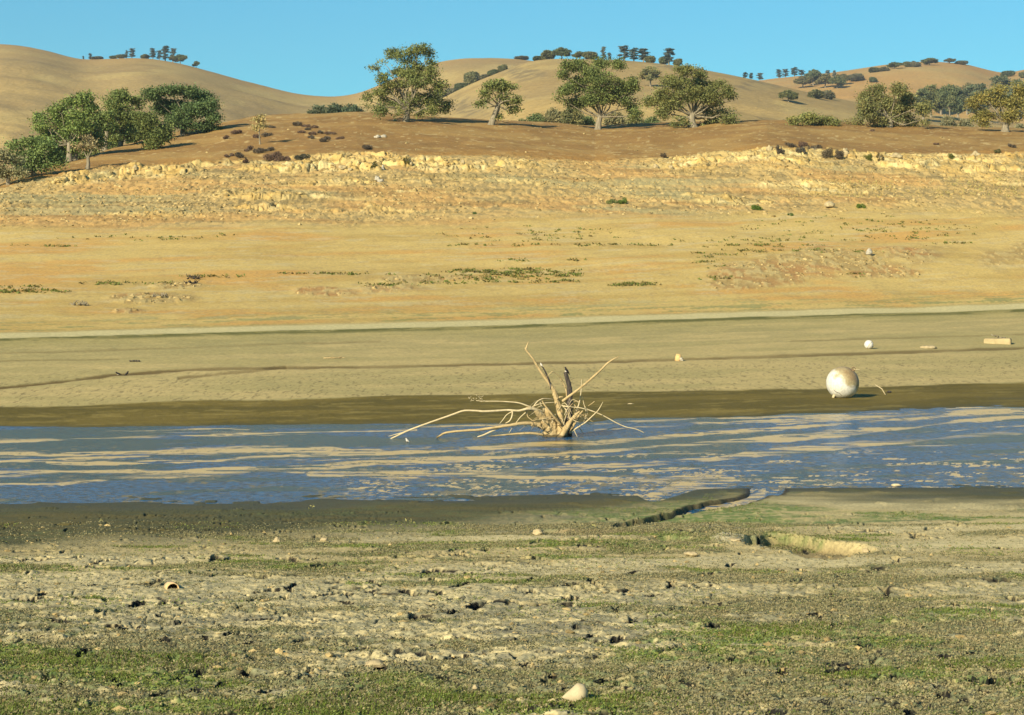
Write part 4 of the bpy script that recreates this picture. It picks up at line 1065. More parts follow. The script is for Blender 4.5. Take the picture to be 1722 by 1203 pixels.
SC = [(400, 250 - 25, 11, 8, BR, 'brown shrub right of the domed oak, left of the pale sapling'), (378, 258 - 24, 7, 6, BR, 'small reddish shrub at the foot of the domed oak'),
      (430, 232, 8, 6, BR, 'reddish shrub just below the pale sapling'), (450, 230, 11, 7, BR2, 'dark shrub right of the pale sapling'), (456, 215, 11, 5, BR2, 'flat shrub up the slope right of the pale sapling'),
      (500, 212, 10, 7, BR2, 'upper left shrub of the large scattered patch'), (512, 214, 9, 4, BR, 'shrub along the top edge of the large scattered patch'), (527, 216, 9, 5, BR, 'top right shrub of the large scattered patch'),
      (505, 224, 8, 4, BR, 'left middle shrub of the large scattered patch'), (519, 219, 6, 4, BR2, 'central small shrub of the large scattered patch'), (526, 227, 8, 5, BR, 'centre shrub of the large scattered patch'),
      (524, 233, 9, 4, BR2, 'lower left shrub of the large scattered patch'), (539, 225, 7, 5, BR2, 'bushy shrub near the centre right of the large patch'), (546, 238, 14, 8, BR2, 'largest shrub at the bottom of the scattered patch'),
      (556, 226, 10, 4, BR, 'flat shrub at the right of the scattered patch'), (572, 234, 7, 4, BR, 'small shrub right below the scattered patch'), (615, 251, 10, 8, BR2, 'lone dark shrub between the patch and the grey stones'),
      (417, 254, 9, 8, BR, 'upper left shrub of the three above the rocks'), (434, 258, 10, 9, BR2, 'middle shrub of the three above the rocks'), (450, 254, 10, 6, BR2, 'right shrub of the three above the rocks'),
      (384, 264, 9, 5, BR, 'reddish shrub at the far left above the yellow rocks'), (402, 265, 9, 9, BR2, 'greyish shrub left above the yellow rocks'), (412, 272, 6, 7, BR, 'small shrub touching the yellow rocks'),
      (458, 270, 22, 12, BR, 'largest reddish-brown shrub along the top of the yellow rocks'), (480, 270, 11, 8, BR, 'shrub between the largest reddish shrub and the dark green one'), (506, 269, 14, 9, (.065, .065, .04), 'dark green-grey shrub right of the largest reddish shrub'),
      (1307, 254, 11, 10, BR2, 'leftmost shrub of the dark band above the right rocks'), (1330, 247, 11, 7, BR2, 'second shrub of the dark band above the right rocks'), (1350, 246, 13, 8, BR, 'third shrub of the dark band above the right rocks'),
      (1347, 256, 9, 8, (.075, .07, .055), 'small dark shrub under the dark band'), (1371, 251, 11, 8, BR2, 'middle shrub of the dark band above the right rocks'), (1391, 262, 12, 14, (.12, .095, .055), 'largest olive-brown shrub of the dark band'),
      (1412, 268, 11, 16, (.10, .08, .05), 'drooping shrub at the right end of the dark band'), (1703, 248, 8, 6, BR2, 'lone dark shrub at the far right of the knoll'), (1467, 221, 6, 3, BR, 'tiny brown shrub below the wide low oak'), (1575, 244, 5, 3, BR, 'tiny reddish shrub on the right knoll slope')]
for k, (a, b_, w, h, c_, lab) in enumerate(SC):
    scrub(a, b_, w, h, lab, GS, c_, 200 + k, mat=M_twig, n=int(260 + w * h * 7))
GG = 'green shrubs at the foot of the slope'
for k, (a, b_, w, h, c_, lab) in enumerate([(1272, 353, 13, 8, (.10, .17, .02), 'bright green low shrub on the sand, left of the pale boulder'), (1446, 349, 9, 6, (.12, .17, .02), 'bright green low shrub on the sand, right of the pale boulder'),
        (1329, 363, 5, 4, (.10, .15, .03), 'small green tuft on the sand between the two bright shrubs'), (1046, 343, 10, 8, (.13, .19, .03), 'bright green shrub at the foot of the gravel, mid photo'), (1028, 341, 12, 7, (.15, .18, .05), 'paler green shrub beside the bright one, mid photo'),
        (1461, 269, 9, 10, (.11, .12, .02), 'yellow-green rounded shrub right of the dark band'), (1480, 268, 6, 6, (.12, .09, .03), 'small olive shrub beside the yellow-green one'), (1598, 265, 7, 6, (.12, .14, .03), 'small green shrub on the right rocks'),
        (1677, 258, 8, 6, (.10, .10, .03), 'olive shrub at the far right rocks'), (683, 274, 5, 6, (.14, .12, .02), 'yellow-green tuft in the rocks beside the white stones'), (627, 278, 6, 4, (.13, .12, .03), 'small olive tuft in the left rocks'), (799, 360, 4, 3, (.08, .13, .03), 'small dark green tuft alone on the sand, mid photo'),
        (1118, 266, 7, 9, (.10, .075, .045), 'bare brown shrub beside the grey stones, mid right')]):
    scrub(a, b_, w, h, lab, GG, c_, 300 + k, name='shrub', n=int(300 + w * h * 8), leaf=.055)
# tangle of dead brush lying on the beach at the left
def tangle(ix, iy, w, h, label, seed):
    p = hit(ix, iy); s = p.y / F; r = random.Random(seed); mb = MB()
    for j in range(34):
        a = Vector((r.uniform(-1, 1) * w * s, r.uniform(-.6, .6) * w * s, r.uniform(0, .6) * h * s))
        d = Vector((r.uniform(-1, 1), r.uniform(-.5, .5), r.uniform(-.3, .9))) * r.uniform(.3, .8) * w * s
        q = a + d; q.z = max(q.z, .02)
        mb.tube([a, a.lerp(q, .5) + Vector((0, 0, r.uniform(-.05, .1))), q], [.03, .022, .008], 4, 0, j)
    o = mb.build('dead_brush', M_char if seed % 2 else M_bark, None, p)
    tag(o, label, 'dead brush'); return o
tangle(325, 470, 10, 7, 'dark bushy tangle of dead twigs, uppermost on the left beach', 401)
tangle(322, 478, 10, 4, 'low dark tangle of twigs just under the bushy one', 403)
tangle(270, 500, 13, 5, 'grey heap of dead branches above the pale patch on the left beach', 402)
tangle(135, 514, 14, 4, 'flat line of dead twigs at the left edge of the beach', 404)

# ------------------------------------------------------------------ scattered stuff
def scatter_leaves(name, pts, size, cols, r, label, mat=M_leaf, **kw):
    V, Fq, c4 = leaf_cloud(pts, size, cols, r, **kw)
    o = link(name, npmesh(name, V, Fq, c4), mat); tag(o, label, kind='stuff'); return o

# weeds and grass on the near shore: blades standing up out of the mud
idx = np.where((Yn > 10.5) & (Yn < 34) & (np.abs(Xn) < .262 * Yn + .4))[0]
pr = np.clip(vegn[idx] * (.3 + .7 * grnn[idx]) * (1 - np.clip((iyn[idx] < 900) * .6, 0, 1)), 0, 1)
pr = pr * (Dn_crack[idx] < .15) * (.03 + .97 * ss(.50, .64, fbm(Xn[idx] / 1.1, Yn[idx] / .5, 703, 4) + .06 * ss(1120, 1203, iyn[idx]))) * (.25 + .75 * ss(1020, 1190, iyn[idx] + (fbm(Xn[idx] / .9, Yn[idx] / .6, 701, 3) - .5) * 160)) * Yn[idx] ** 2
pr /= pr.sum()
r = np.random.default_rng(70)
sel = r.choice(idx, 26000, p=pr)
nb = 5
base = np.repeat(np.stack([Xn[sel], Yn[sel], Zn[sel]], 1), nb, axis=0)
base[:, :2] += r.normal(size=(len(base), 2)) * .022
n = len(base); hgt = (.006 + .022 * r.random(n) ** 2) * (.7 + .6 * np.repeat(grnn[sel], nb)); ang = r.uniform(0, 2 * math.pi, n)
wd = r.uniform(.0025, .0055, n)
lean = r.uniform(.3, 1.3, n)
dx, dy = np.cos(ang), np.sin(ang)
tip = base + np.stack([dx * hgt * lean, dy * hgt * lean, hgt], 1)
V = np.stack([base + np.stack([-dy * wd, dx * wd, 0 * wd], 1), base - np.stack([-dy * wd, dx * wd, 0 * wd], 1), tip], 1).reshape(-1, 3)
cc = mix(np.array([[.09, .125, .022]]), np.array([[.17, .235, .03]]), r.random((n, 1))); cc = mix(cc, np.array([[.17, .14, .06]]), (r.random((n, 1)) < .3) * 1.0)
o = link('grass', npmesh('grass', V, np.arange(3 * n).reshape(-1, 3), np.repeat(cc, 3, axis=0)), M_leaf)
tag(o, 'short green grass and weeds sprouting from the foreground mud', kind='stuff')

crk = Dn_crack[idx]
pr2 = np.clip(vegn[idx] + .12, 0, 1) * (crk < .15) * Yn[idx] ** 2 * (iyn[idx] > 880); pr2 /= pr2.sum()
sel = r.choice(idx, 90000, p=pr2)
pp = np.repeat(np.stack([Xn[sel], Yn[sel], Zn[sel]], 1), 4, axis=0) + np.abs(r.normal(size=(360000, 3))) * np.array([.02, .02, .009]) * np.where(r.random((360000, 3)) < .5, -1, 1) ** np.array([1, 1, 0])
g_ = np.repeat(grnn[sel] * ss(.38, .62, fbm(Xn[sel] / .5, Yn[sel] / .5, 741, 2)), 4)[:, None]
cc = mix(np.array([[.235, .215, .105]]), np.array([[.165, .205, .045]]), g_) * r.uniform(.55, 1.35, (360000, 1))
cc = mix(cc, np.array([[.34, .28, .14]]), (r.random((360000, 1)) < .12) * 1.0)
scatter_leaves('ground_cover', pp, .009, cc, r, 'low brown and green ground cover over the foreground mud', asp=.7)

def rocks(name, pts, sizes, mat, label, r, kind='stuff', flat=.7):
    """many small low-poly stones in one mesh"""
    bm = bmesh.new(); bmesh.ops.create_icosphere(bm, subdivisions=1, radius=1.0)
    bv = np.array([v.co[:] for v in bm.verts]); bf = np.array([[v.index for v in f.verts] for f in bm.faces]); bm.free()
    n = len(pts); k = len(bv)
    V = bv[None] * (1 + r.uniform(-.35, .35, (n, k, 1)))
    a = r.uniform(0, 6.28, n); ca, sa = np.cos(a)[:, None], np.sin(a)[:, None]
    st = r.uniform(.7, 1.4, (n, 1, 3)); st[:, :, 2] *= flat
    V = V * st * sizes[:, None, None]
    Xr = V[:, :, 0] * ca - V[:, :, 1] * sa; Yr = V[:, :, 0] * sa + V[:, :, 1] * ca
    V = np.stack([Xr, Yr, V[:, :, 2]], -1) + pts[:, None, :]
    Fc = (bf[None] + (np.arange(n) * k)[:, None, None]).reshape(-1, 3)
    col = np.repeat(mix(np.array([[.22, .165, .07]]), np.array([[.46, .35, .155]]), r.random((n, 1))), k, axis=0)
    o = link(name, npmesh(name, V.reshape(-1, 3), Fc, col, False), mat); tag(o, label, kind=kind); return o
M_rub = ground_mat('rubble_stone', 9, .5, .03, .2)

def cloud_on(n, where, f, r, xr=(-40, 1762), yr=(240, 700)):
    """random ground points; f(ix, iy) is the acceptance"""
    Yc = r.uniform(52, 262, n) if where == 'bank' else 1 / r.uniform(1 / 33.5, 1 / 11.0, n)
    ix = r.uniform(*xr, n); X_ = (ix - 861) / F * Yc
    zb = base_z(X_, Yc); D_ = bank_detail(X_, Yc, zb)[1] if where == 'bank' else near_detail(X_, Yc, zb)[1]
    keep = r.random(n) < f(ix, D_['iy'], D_, X_, Yc)
    X_, Yc = X_[keep], Yc[keep]
    return np.stack([X_, Yc, ground_z(X_, Yc)], 1)
r = np.random.default_rng(71)
pts = cloud_on(120000, 'bank', lambda ix, iy, D_, X_, Y_: np.clip(1.0 * ss(-.5, -.15, D_['v'] + D_['wob']) * ss(1.12, 1.0, D_['v']) + .55 * D_['out'], 0, 1) * (.25 + .75 * ss(.4, .6, fbm(X_ / 8, Y_ / 8, 711, 3))), r)
rocks('rubble', pts, .035 + .15 * r.random(len(pts)) ** 4.0, M_rub, 'loose stones and gravel over the far slope', r)
pts = cloud_on(1500, 'bank', lambda ix, iy, D_, X_, Y_: ss(1.1, 1.2, D_['v']) * .5 * ss(.5, .65, fbm(X_ / 12, Y_ / 12, 713, 3)), r)
rocks('knoll_stones', pts, .05 + .12 * r.random(len(pts)) ** 2, M_rub, 'pale stones scattered on the brown knoll', r)
pts = cloud_on(2600, 'near', lambda ix, iy, D_, X_, Y_: .75 * (D_['pool'] < .1) * (D_['ch'] < .1) * ss(880, 900, iy), r)
rocks('clods', pts, .010 + .030 * r.random(len(pts)) ** 3, M_rub, 'crumbly mud clods and pebbles in the foreground', r, flat=.5)

# dry grass band at the foot of the rocks, right side, and weeds on the beach
r = np.random.default_rng(72)
pts = cloud_on(60000, 'bank', lambda ix, iy, D_, X_, Y_: .9 * ss(300, 312, iy) * ss(340, 328, iy) * (ss(1100, 1300, ix) * .8 + .25) * ss(.38, .6, fbm(X_ / 5, Y_ / 5, 721, 3)), r)
n = len(pts); k = 6
P_ = np.repeat(pts, k, axis=0) + r.normal(size=(n * k, 3)) * np.array([.12, .12, .10]) + np.array([0, 0, .12])
cc = mix(np.array([[.42, .30, .11]]), np.array([[.32, .30, .09]]), np.repeat(r.random((n, 1)) * ss(1100, 1600, 861 + F * pts[:, :1] / pts[:, 1:2]), k, axis=0))
scatter_leaves('dry_grass', P_, .11, cc, r, 'dry yellow grass band at the foot of the rocks', M_twig, up=0, asp=.25)
WE = [(860, 456, 120, 5.0, 1.), (900, 462, 90, 5.5, .9), (780, 468, 90, 3, .5), (880, 474, 110, 4, .5), (1065, 479, 48, 4, 1.), (700, 478, 110, 3, .35), (640, 482, 60, 3, .35), (45, 491, 70, 3.0, .8), (20, 483, 60, 3, .3), (215, 478, 90, 3, .55), (360, 466, 50, 2, .8),
      (1205, 471, 34, 3, .9), (1190, 445, 25, 12, .5), (1320, 425, 120, 3, .7), (1290, 416, 110, 2, .8), (1380, 428, 90, 2, .4), (1440, 463, 20, 4, .8), (1530, 400, 30, 2, .8), (1600, 408, 40, 2, .5), (1200, 430, 60, 2, .4),
      (870, 415, 180, 2, .5), (900, 395, 160, 14, .13), (1450, 385, 220, 22, .10), (1050, 412, 120, 1.5, .6), (560, 462, 110, 2, .45), (80, 413, 60, 2, .3), (250, 400, 160, 6, .1), (860, 441, 30, 1.5, 1.), (970, 440, 22, 1.5, 1.), (1250, 405, 120, 6, .15), (1380, 320, 260, 14, .05)]
def wf(ix, iy, D_, X_, Y_):
    o = 0
    for cx, cy, rx, ry, s in WE:
        o = np.maximum(o, s * ss(1.15, .6, np.hypot((ix - cx) / rx, (iy - cy) / ry)))
    st = fbm(ix / 13, iy / 1.7, 731, 2)
    return o * ss(.44, .56, st)
pts = cloud_on(330000, 'bank', lambda a, b_, D_, X_, Y_: wf(a, b_, D_, X_, Y_) * (Y_ > 85) * (Y_ < 170) * .9, r)
n = len(pts); k = 5
P_ = np.repeat(pts, k, axis=0) + r.normal(size=(n * k, 3)) * np.array([.13, .10, .03]) + np.array([0, 0, .05])
cc = np.repeat(mix(np.array([[.13, .17, .03]]), np.array([[.17, .12, .04]]), r.random((n, 1)) ** 1.5), k, axis=0)
scatter_leaves('weeds', P_, .085, cc, r, 'rows of low green weeds on the sandy far beach', up=0, asp=.5)

# tiny pale plants on the olive mud at the near waterline
pts = cloud_on(500, 'near', lambda ix, iy, D_, X_, Y_: .35 * ss(895, 880, iy) * ss(846, 856, iy) * (ix < 1000), r)
n = len(pts); k = 8
P_ = np.repeat(pts, k, axis=0) + r.normal(size=(n * k, 3)) * np.array([.035, .035, .02]) + np.array([0, 0, .035])
scatter_leaves('mud_seedlings', P_, .022, np.tile(np.array([[.30, .28, .10]]), (n * k, 1)), r, 'tiny yellowish seedlings on the wet near mud', up=0, asp=.4)

# ------------------------------------------------------------------ drowned stump with bare branches
SY = 46.9
def sp(px, py, dy=0.0):
    Y_ = SY + dy
    return Vector(((px - 861) * Y_ / F, Y_, H - (py - YH) * Y_ / F))
S0 = Vector(((938 - 861) * SY / F, SY, 0))
root = empty('dead_tree_stump', S0)
tag(root, 'bleached uprooted stump with long bare branches standing in the shallow water', 'tree stump')
def branch(pts, rads, mat=M_drift, name='branch', n=5, seg=8, rough=.14, seed=0):
    P_ = [sp(*p) - S0 for p in pts]
    p, q = smooth_path(P_, [a * (.82 if a < 2.5 else .74) * SY / F for a in rads], n)
    mb = MB(); mb.tube(p, q, seg, rough, seed); return mb.build(name, mat, root)
mb = MB()
def addb(pts, rads, seg=12, rough=.15, seed=0):
    p, q = smooth_path([sp(*a) - S0 for a in pts], [a * .80 * SY / F for a in rads], 7); mb.tube(p, q, seg, rough, seed)
addb([(928, 742, .1), (928, 734, .1), (927, 722, .05), (924, 705, .05), (920, 692, .1)], [26, 20, 17, 13, 8], 14, .14, 1)
addb([(945, 741, .0), (944, 732, .0), (942, 718, .05), (942, 700, .15), (938, 680, .2), (931, 660, .2)], [17, 13, 9.5, 7, 5.6, 3.8], 12, .14, 2)
addb([(925, 722, -.05), (917, 708, -.12), (909, 699, -.2), (902, 692, -.26), (893, 688, -.3), (880, 689, -.35)], [11, 8.5, 7, 6, 4.5, 3.2], 10, .12, 3)
addb([(926, 726, .05), (916, 719, -.08), (906, 715, -.2), (893, 713, -.3)], [9, 7, 5.6, 4.6], 10, .1, 4)
addb([(946, 734, -.05), (951, 722, -.2), (957, 712, -.3), (962, 705, -.35)], [9, 6.5, 5, 4.2], 10, .1, 4)
addb([(925, 712, .0), (922, 698, -.1), (920, 686, -.1)], [8, 6, 4.5], 10, .16, 4)
tk = mb.build('trunk', M_drift, root)
rm = tk.modifiers.new('fuse', 'REMESH'); rm.mode = 'VOXEL'; rm.voxel_size = .014; rm.use_smooth_shade = True
smm = tk.modifiers.new('soften', 'SMOOTH'); smm.factor = .6; smm.iterations = 5
tx = bpy.data.textures.new('wood_grain', 'CLOUDS'); tx.noise_scale = .07; tx.noise_depth = 4
dp_ = tk.modifiers.new('grain', 'DISPLACE'); dp_.texture = tx; dp_.strength = .05; dp_.texture_coords = 'LOCAL'
branch([(941, 690, .2), (936, 668, .22), (926, 648, .2), (915, 633, .18), (903, 615, .15), (896, 603, .12), (887, 592, .1), (883, 585, .1)], [5.8, 5, 4.2, 3.6, 3.0, 2.5, 2.1, 1.6], seed=5)
branch([(884, 590, .1), (886, 582, .1), (889, 575, .1)], [2.0, 1.6, .7], seed=6)
branch([(927, 655, .2), (924, 642, .15), (919, 630, .1), (914, 620, .08), (911, 615, .05)], [2.2, 2.0, 1.8, 1.5, 1.0], M_char, seed=7)
branch([(955, 738, .3), (955, 715, .3), (957, 690, .3), (958, 668, .3), (957, 650, .3), (953, 635, .3), (950, 626, .3)], [9, 8.6, 8, 7, 6, 5.2, 3.6], M_char, rough=.25, seed=8)
branch([(950, 648, .28), (952, 656, .28), (953, 668, .28)], [1.2, 1.8, 1.2], M_drift, seed=44)
branch([(946, 675, -.1), (955, 668, -.15), (970, 657, -.2), (985, 645, -.25), (1000, 632, -.3), (1012, 621, -.3), (1022, 611, -.3), (1032, 604, -.3), (1041, 600, -.3)], [3.4, 3.2, 2.9, 2.6, 2.4, 2.2, 2, 1.4, .6], seed=9)
branch([(996, 635, -.3), (998, 631, -.3)], [1.0, .5], seed=45)
branch([(985, 645, -.25), (987, 640, -.25)], [1.0, .5], seed=46)
branch([(943, 736, -.2), (952, 722, -.3), (960, 708, -.35), (967, 699, -.4), (975, 692, -.4)], [6.5, 5.2, 4, 3.4, 2.2], seed=10)
branch([(958, 734, .1), (962, 722, .05), (970, 705, .0), (976, 696, .0), (981, 690, .0)], [4, 3.4, 2.6, 2.2, 1.0], seed=11)
branch([(964, 706, .0), (969, 692, .0), (974, 678, .05), (977, 660, .05), (978, 638, .05)], [2.2, 1.7, 1.3, 1.0, .4], M_driftw, seed=12)
branch([(944, 682, .1), (954, 684, .0), (968, 685, -.1), (984, 688, -.1), (1000, 693, -.1), (1016, 700, -.1), (1036, 711, -.1), (1052, 718, -.1), (1070, 722, -.1), (1083, 728, -.1)], [1.4, 1.4, 1.3, 1.3, 1.2, 1.2, 1.1, 1.0, .9, .6], M_driftw, seed=13)
branch([(959, 728, -.2), (970, 720, -.2), (984, 711, -.25), (996, 700, -.3), (1006, 690, -.3), (1014, 676, -.3)], [1.5, 1.5, 1.3, 1.1, .9, .4], M_driftw, seed=14)
branch([(989, 683, .0), (995, 679, .0), (1000, 675, .0)], [.8, .8, .5], seed=15)
branch([(985, 705, .1), (985, 690, .1), (982, 680, .1), (979, 667, .1)], [1.0, .9, .7, .4], M_driftw, seed=16)
branch([(982, 710, .1), (984, 702, .1), (988, 697, .1), (987, 690, .1)], [.7, .7, .6, .4], M_driftw, seed=17)
branch([(946, 682, -.1), (952, 690, -.15), (958, 704, -.2), (962, 715, -.2), (967, 727, -.2), (971, 735, -.2)], [1.2, 1.1, 1, .9, .8, .6], M_driftw, seed=18)
branch([(963, 676, .1), (968, 684, .1), (976, 694, .1)], [1.4, 1.2, 1.0], seed=19)
branch([(946, 640, .25), (940, 632, .2), (934, 628, .15), (929, 625, .1), (923, 630, .1), (919, 635, .1)], [1.0, .9, .8, .8, .7, .5], seed=20)
branch([(951, 652, .25), (947, 644, .25), (943, 638, .2)], [1.8, 1.2, 1.0], seed=47)
branch([(895, 687, -.3), (903, 676, -.25), (912, 671, -.2), (922, 671, -.1), (930, 672, .0)], [1.2, 1.2, 1.2, 1.1, 1.0], M_driftw, seed=21)
branch([(888, 688, -.3), (903, 681, -.3), (917, 678, -.2), (932, 677, -.1)], [1.1, 1.1, 1.0, .9], M_driftw, seed=22)
branch([(917, 694, -.1), (905, 689, -.25), (890, 684, -.35), (873, 678, -.4), (855, 676, -.4), (835, 675, -.4), (812, 675, -.4), (802, 674, -.4)], [2.0, 1.8, 1.6, 1.3, 1.1, .9, .8, .5], M_driftw, seed=23)
branch([(915, 700, -.15), (900, 689, -.3), (886, 688, -.4), (872, 691, -.4), (855, 690, -.4), (835, 691, -.45), (815, 692, -.5), (800, 691, -.5), (780, 691, -.5), (765, 696, -.5), (745, 703, -.5), (722, 711, -.5), (700, 719, -.5), (680, 727, -.5), (664, 735, -.5), (650, 741, -.5)],
       [4.4, 3.8, 3.0, 2.6, 2.2, 2.1, 2.1, 2, 1.9, 1.9, 1.8, 1.7, 1.8, 1.8, 1.5, .8], M_driftw, seed=24)
branch([(680, 727, -.5), (668, 730, -.5), (653, 734, -.5)], [1.2, 1.0, .4], M_driftw, seed=25)
branch([(914, 716, -.1), (900, 713, -.25), (880, 712, -.35), (860, 715, -.4), (835, 719, -.45), (805, 723, -.5), (775, 725, -.5), (750, 728, -.5), (740, 733, -.5), (734, 737, -.5)], [5, 4.4, 4, 3.6, 3.3, 3.0, 2.5, 2.2, 2.0, 1.4], seed=26)
branch([(862, 690, -.4), (861, 700, -.4), (857, 708, -.4), (850, 712, -.4)], [1.6, 1.4, 1.3, .8], M_driftw, seed=27)
branch([(862, 692, -.4), (852, 698, -.4), (846, 706, -.4), (840, 713, -.4)], [1.1, .9, .8, .4], M_driftw, seed=28)
branch([(884, 694, -.35), (875, 702, -.35), (868, 711, -.35), (862, 719, -.35), (856, 728, -.35)], [1.1, .9, .7, .6, .4], M_driftw, seed=29)
branch([(845, 718, -.4), (830, 724, -.42), (815, 731, -.45), (803, 735, -.45)], [1.8, 1.7, 1.6, 1.0], M_driftw, seed=30)
branch([(914, 732, -.2), (895, 729, -.3), (870, 730, -.35), (845, 732, -.4), (822, 734, -.4)], [3.2, 2.8, 2.3, 1.7, .8], seed=31)
branch([(886, 690, -.3), (887, 700, -.3), (892, 705, -.3), (898, 708, -.3), (905, 702, -.25)], [1.4, 1.1, .9, .9, .6], seed=32)
branch([(921, 705, .05), (916, 693, .0), (911, 684, -.05), (908, 676, -.05)], [1.8, 1.4, 1.1, .6], M_driftw, seed=33)
branch([(943, 715, -.1), (932, 702, -.2), (924, 692, -.25), (915, 680, -.25), (912, 674, -.25)], [2.6, 2.4, 2.1, 1.5, .7], seed=34)
branch([(942, 690, -.05), (937, 676, -.05), (934, 664, .0), (933, 651, .0)], [1.6, 1.3, 1.0, .5], seed=35)
branch([(928, 712, -.1), (931, 703, -.1), (934, 697, -.1)], [1.2, 1.0, .8], M_driftw, seed=36)
branch([(970, 716, .1), (976, 722, .1), (981, 729, .1)], [1.0, .8, .4], seed=37)
branch([(936, 671, .1), (942, 668, .1), (947, 668, .1)], [2.2, 2.0, 1.0], seed=38)
_tr = random.Random(77)
for j in range(26):
    a0 = _tr.uniform(905, 968); b0 = _tr.uniform(688, 722); sg = 1 if a0 > 936 else -1
    dx_ = _tr.uniform(8, 42) * sg; up_ = _tr.uniform(-12, 26)
    branch([(a0, b0, _tr.uniform(-.4, .3)), (a0 + dx_ * .45, b0 - up_ * .8, _tr.uniform(-.5, .3)), (a0 + dx_, b0 - up_ * .6 + _tr.uniform(0, 16), _tr.uniform(-.6, .3))], [.9, .7, .3], M_driftw if j % 2 else M_drift, seed=100 + j, seg=5, n=4)
# shreds of dried weed caught on the tip of the long twig
mb = MB(); rr_ = random.Random(5)
for j in range(26):
    a = sp(rr_.uniform(790, 812), rr_.uniform(667, 676), -.4 + rr_.uniform(-.08, .08)) - S0
    mb.tube([a, a + Vector((rr_.uniform(-.05, .05), 0, rr_.uniform(-.03, .05)))], [.007, .003], 4)
mb.build('dried_weed', M_driftw, root)

# ------------------------------------------------------------------ birds
M_bblk = noise_mat('black_feathers', (.012, .011, .01), (.035, .03, .027), 20, rough=.6)
M_bwht = noise_mat('pale_feathers', (.45, .40, .32), (.75, .70, .60), 20, rough=.7)
M_bbrn = noise_mat('brown_feathers', (.16, .12, .08), (.36, .29, .2), 25, rough=.7)
M_beak = noise_mat('beak', (.05, .04, .03), (.09, .07, .05), 20, rough=.5)
def bird(loc, size, face, label, back, belly, pitch=35, legs=True):
    """body, head and tail are one surface along the spine"""
    root = empty('bird', loc, 0); root.rotation_euler = (0, 0, math.radians(face)); tag(root, label, 'bird')
    L = size; ca, sa = math.cos(math.radians(pitch)), math.sin(math.radians(pitch))
    def q(x, z): return Vector((x * ca - z * sa, 0, x * sa + z * ca)) * L
    up = Vector((0, 0, .30 * L if legs else .16 * L))
    spine = [(-.62, -.02, .015), (-.5, -.01, .05), (-.36, 0, .07), (-.22, .01, .13), (-.05, .01, .19), (.1, .02, .20), (.22, .06, .15), (.29, .10, .115), (.36, .13, .125), (.43, .14, .105), (.49, .13, .05)]
    mb = MB(); mb.tube([q(a, b_) + up for a, b_, c_ in spine], [c_ * L * .95 for a, b_, c_ in spine], 12, 0, 1); mb.build('body', back, root)
    mb = MB(); mb.lump(q(.03, -.05) + up, (L * .20, L * .15, L * .17), 2, 0, 1); mb.build('belly', belly, root)
    for s in (-1, 1):
        mb = MB(); mb.lump(q(-.12, .0) + up + Vector((0, s * .13 * L, 0)), (L * .30, L * .06, L * .12), 2, 0, 1, rot=Matrix.Rotation(-math.radians(pitch), 3, 'Y')); mb.build('wing', back, root)
    mb = MB(); mb.tube([q(.46, .13) + up, q(.62, .10) + up], [.03 * L, .004 * L], 6); mb.build('beak', M_beak, root)
    if legs:
        for s in (-1, 1):
            mb = MB(); mb.tube([Vector((.0, s * .06 * L, up.z * .75)), Vector((.02 * L, s * .06 * L, -.01))], [.018 * L, .012 * L], 5)
            mb.tube([Vector((-.05 * L, s * .06 * L, 0)), Vector((.12 * L, s * .06 * L, 0))], [.01 * L, .006 * L], 4); mb.build('leg', M_beak, root)
    return root
bird(sp(953, 626, .3) + Vector((0, 0, -.03)), .19, 200, 'small black and white bird perched on the dark upright snag of the stump', M_bblk, M_bwht, 48)
bird(sp(910.5, 615, .05) + Vector((0, 0, -.015)), .10, 170, 'tiny pale bird perched on a thin dark twig left of the snag', M_bwht, M_bwht, 45)
pb = Vector(((685 - 861) * 45.3 / F, 45.3, 0.0))
bird(pb, .13, 205, 'small pale wading bird in the water below the longest branch', M_bwht, M_bwht, 38)
p = hit(199, 632); bird(p, .2, 195, 'black and white bird on the mud, left one of two by the furrow', M_bblk, M_bwht, 15)
p = hit(213, 632); bird(p, .2, 15, 'dark bird on the mud, right one of two by the furrow', M_bblk, M_bbrn, 40)

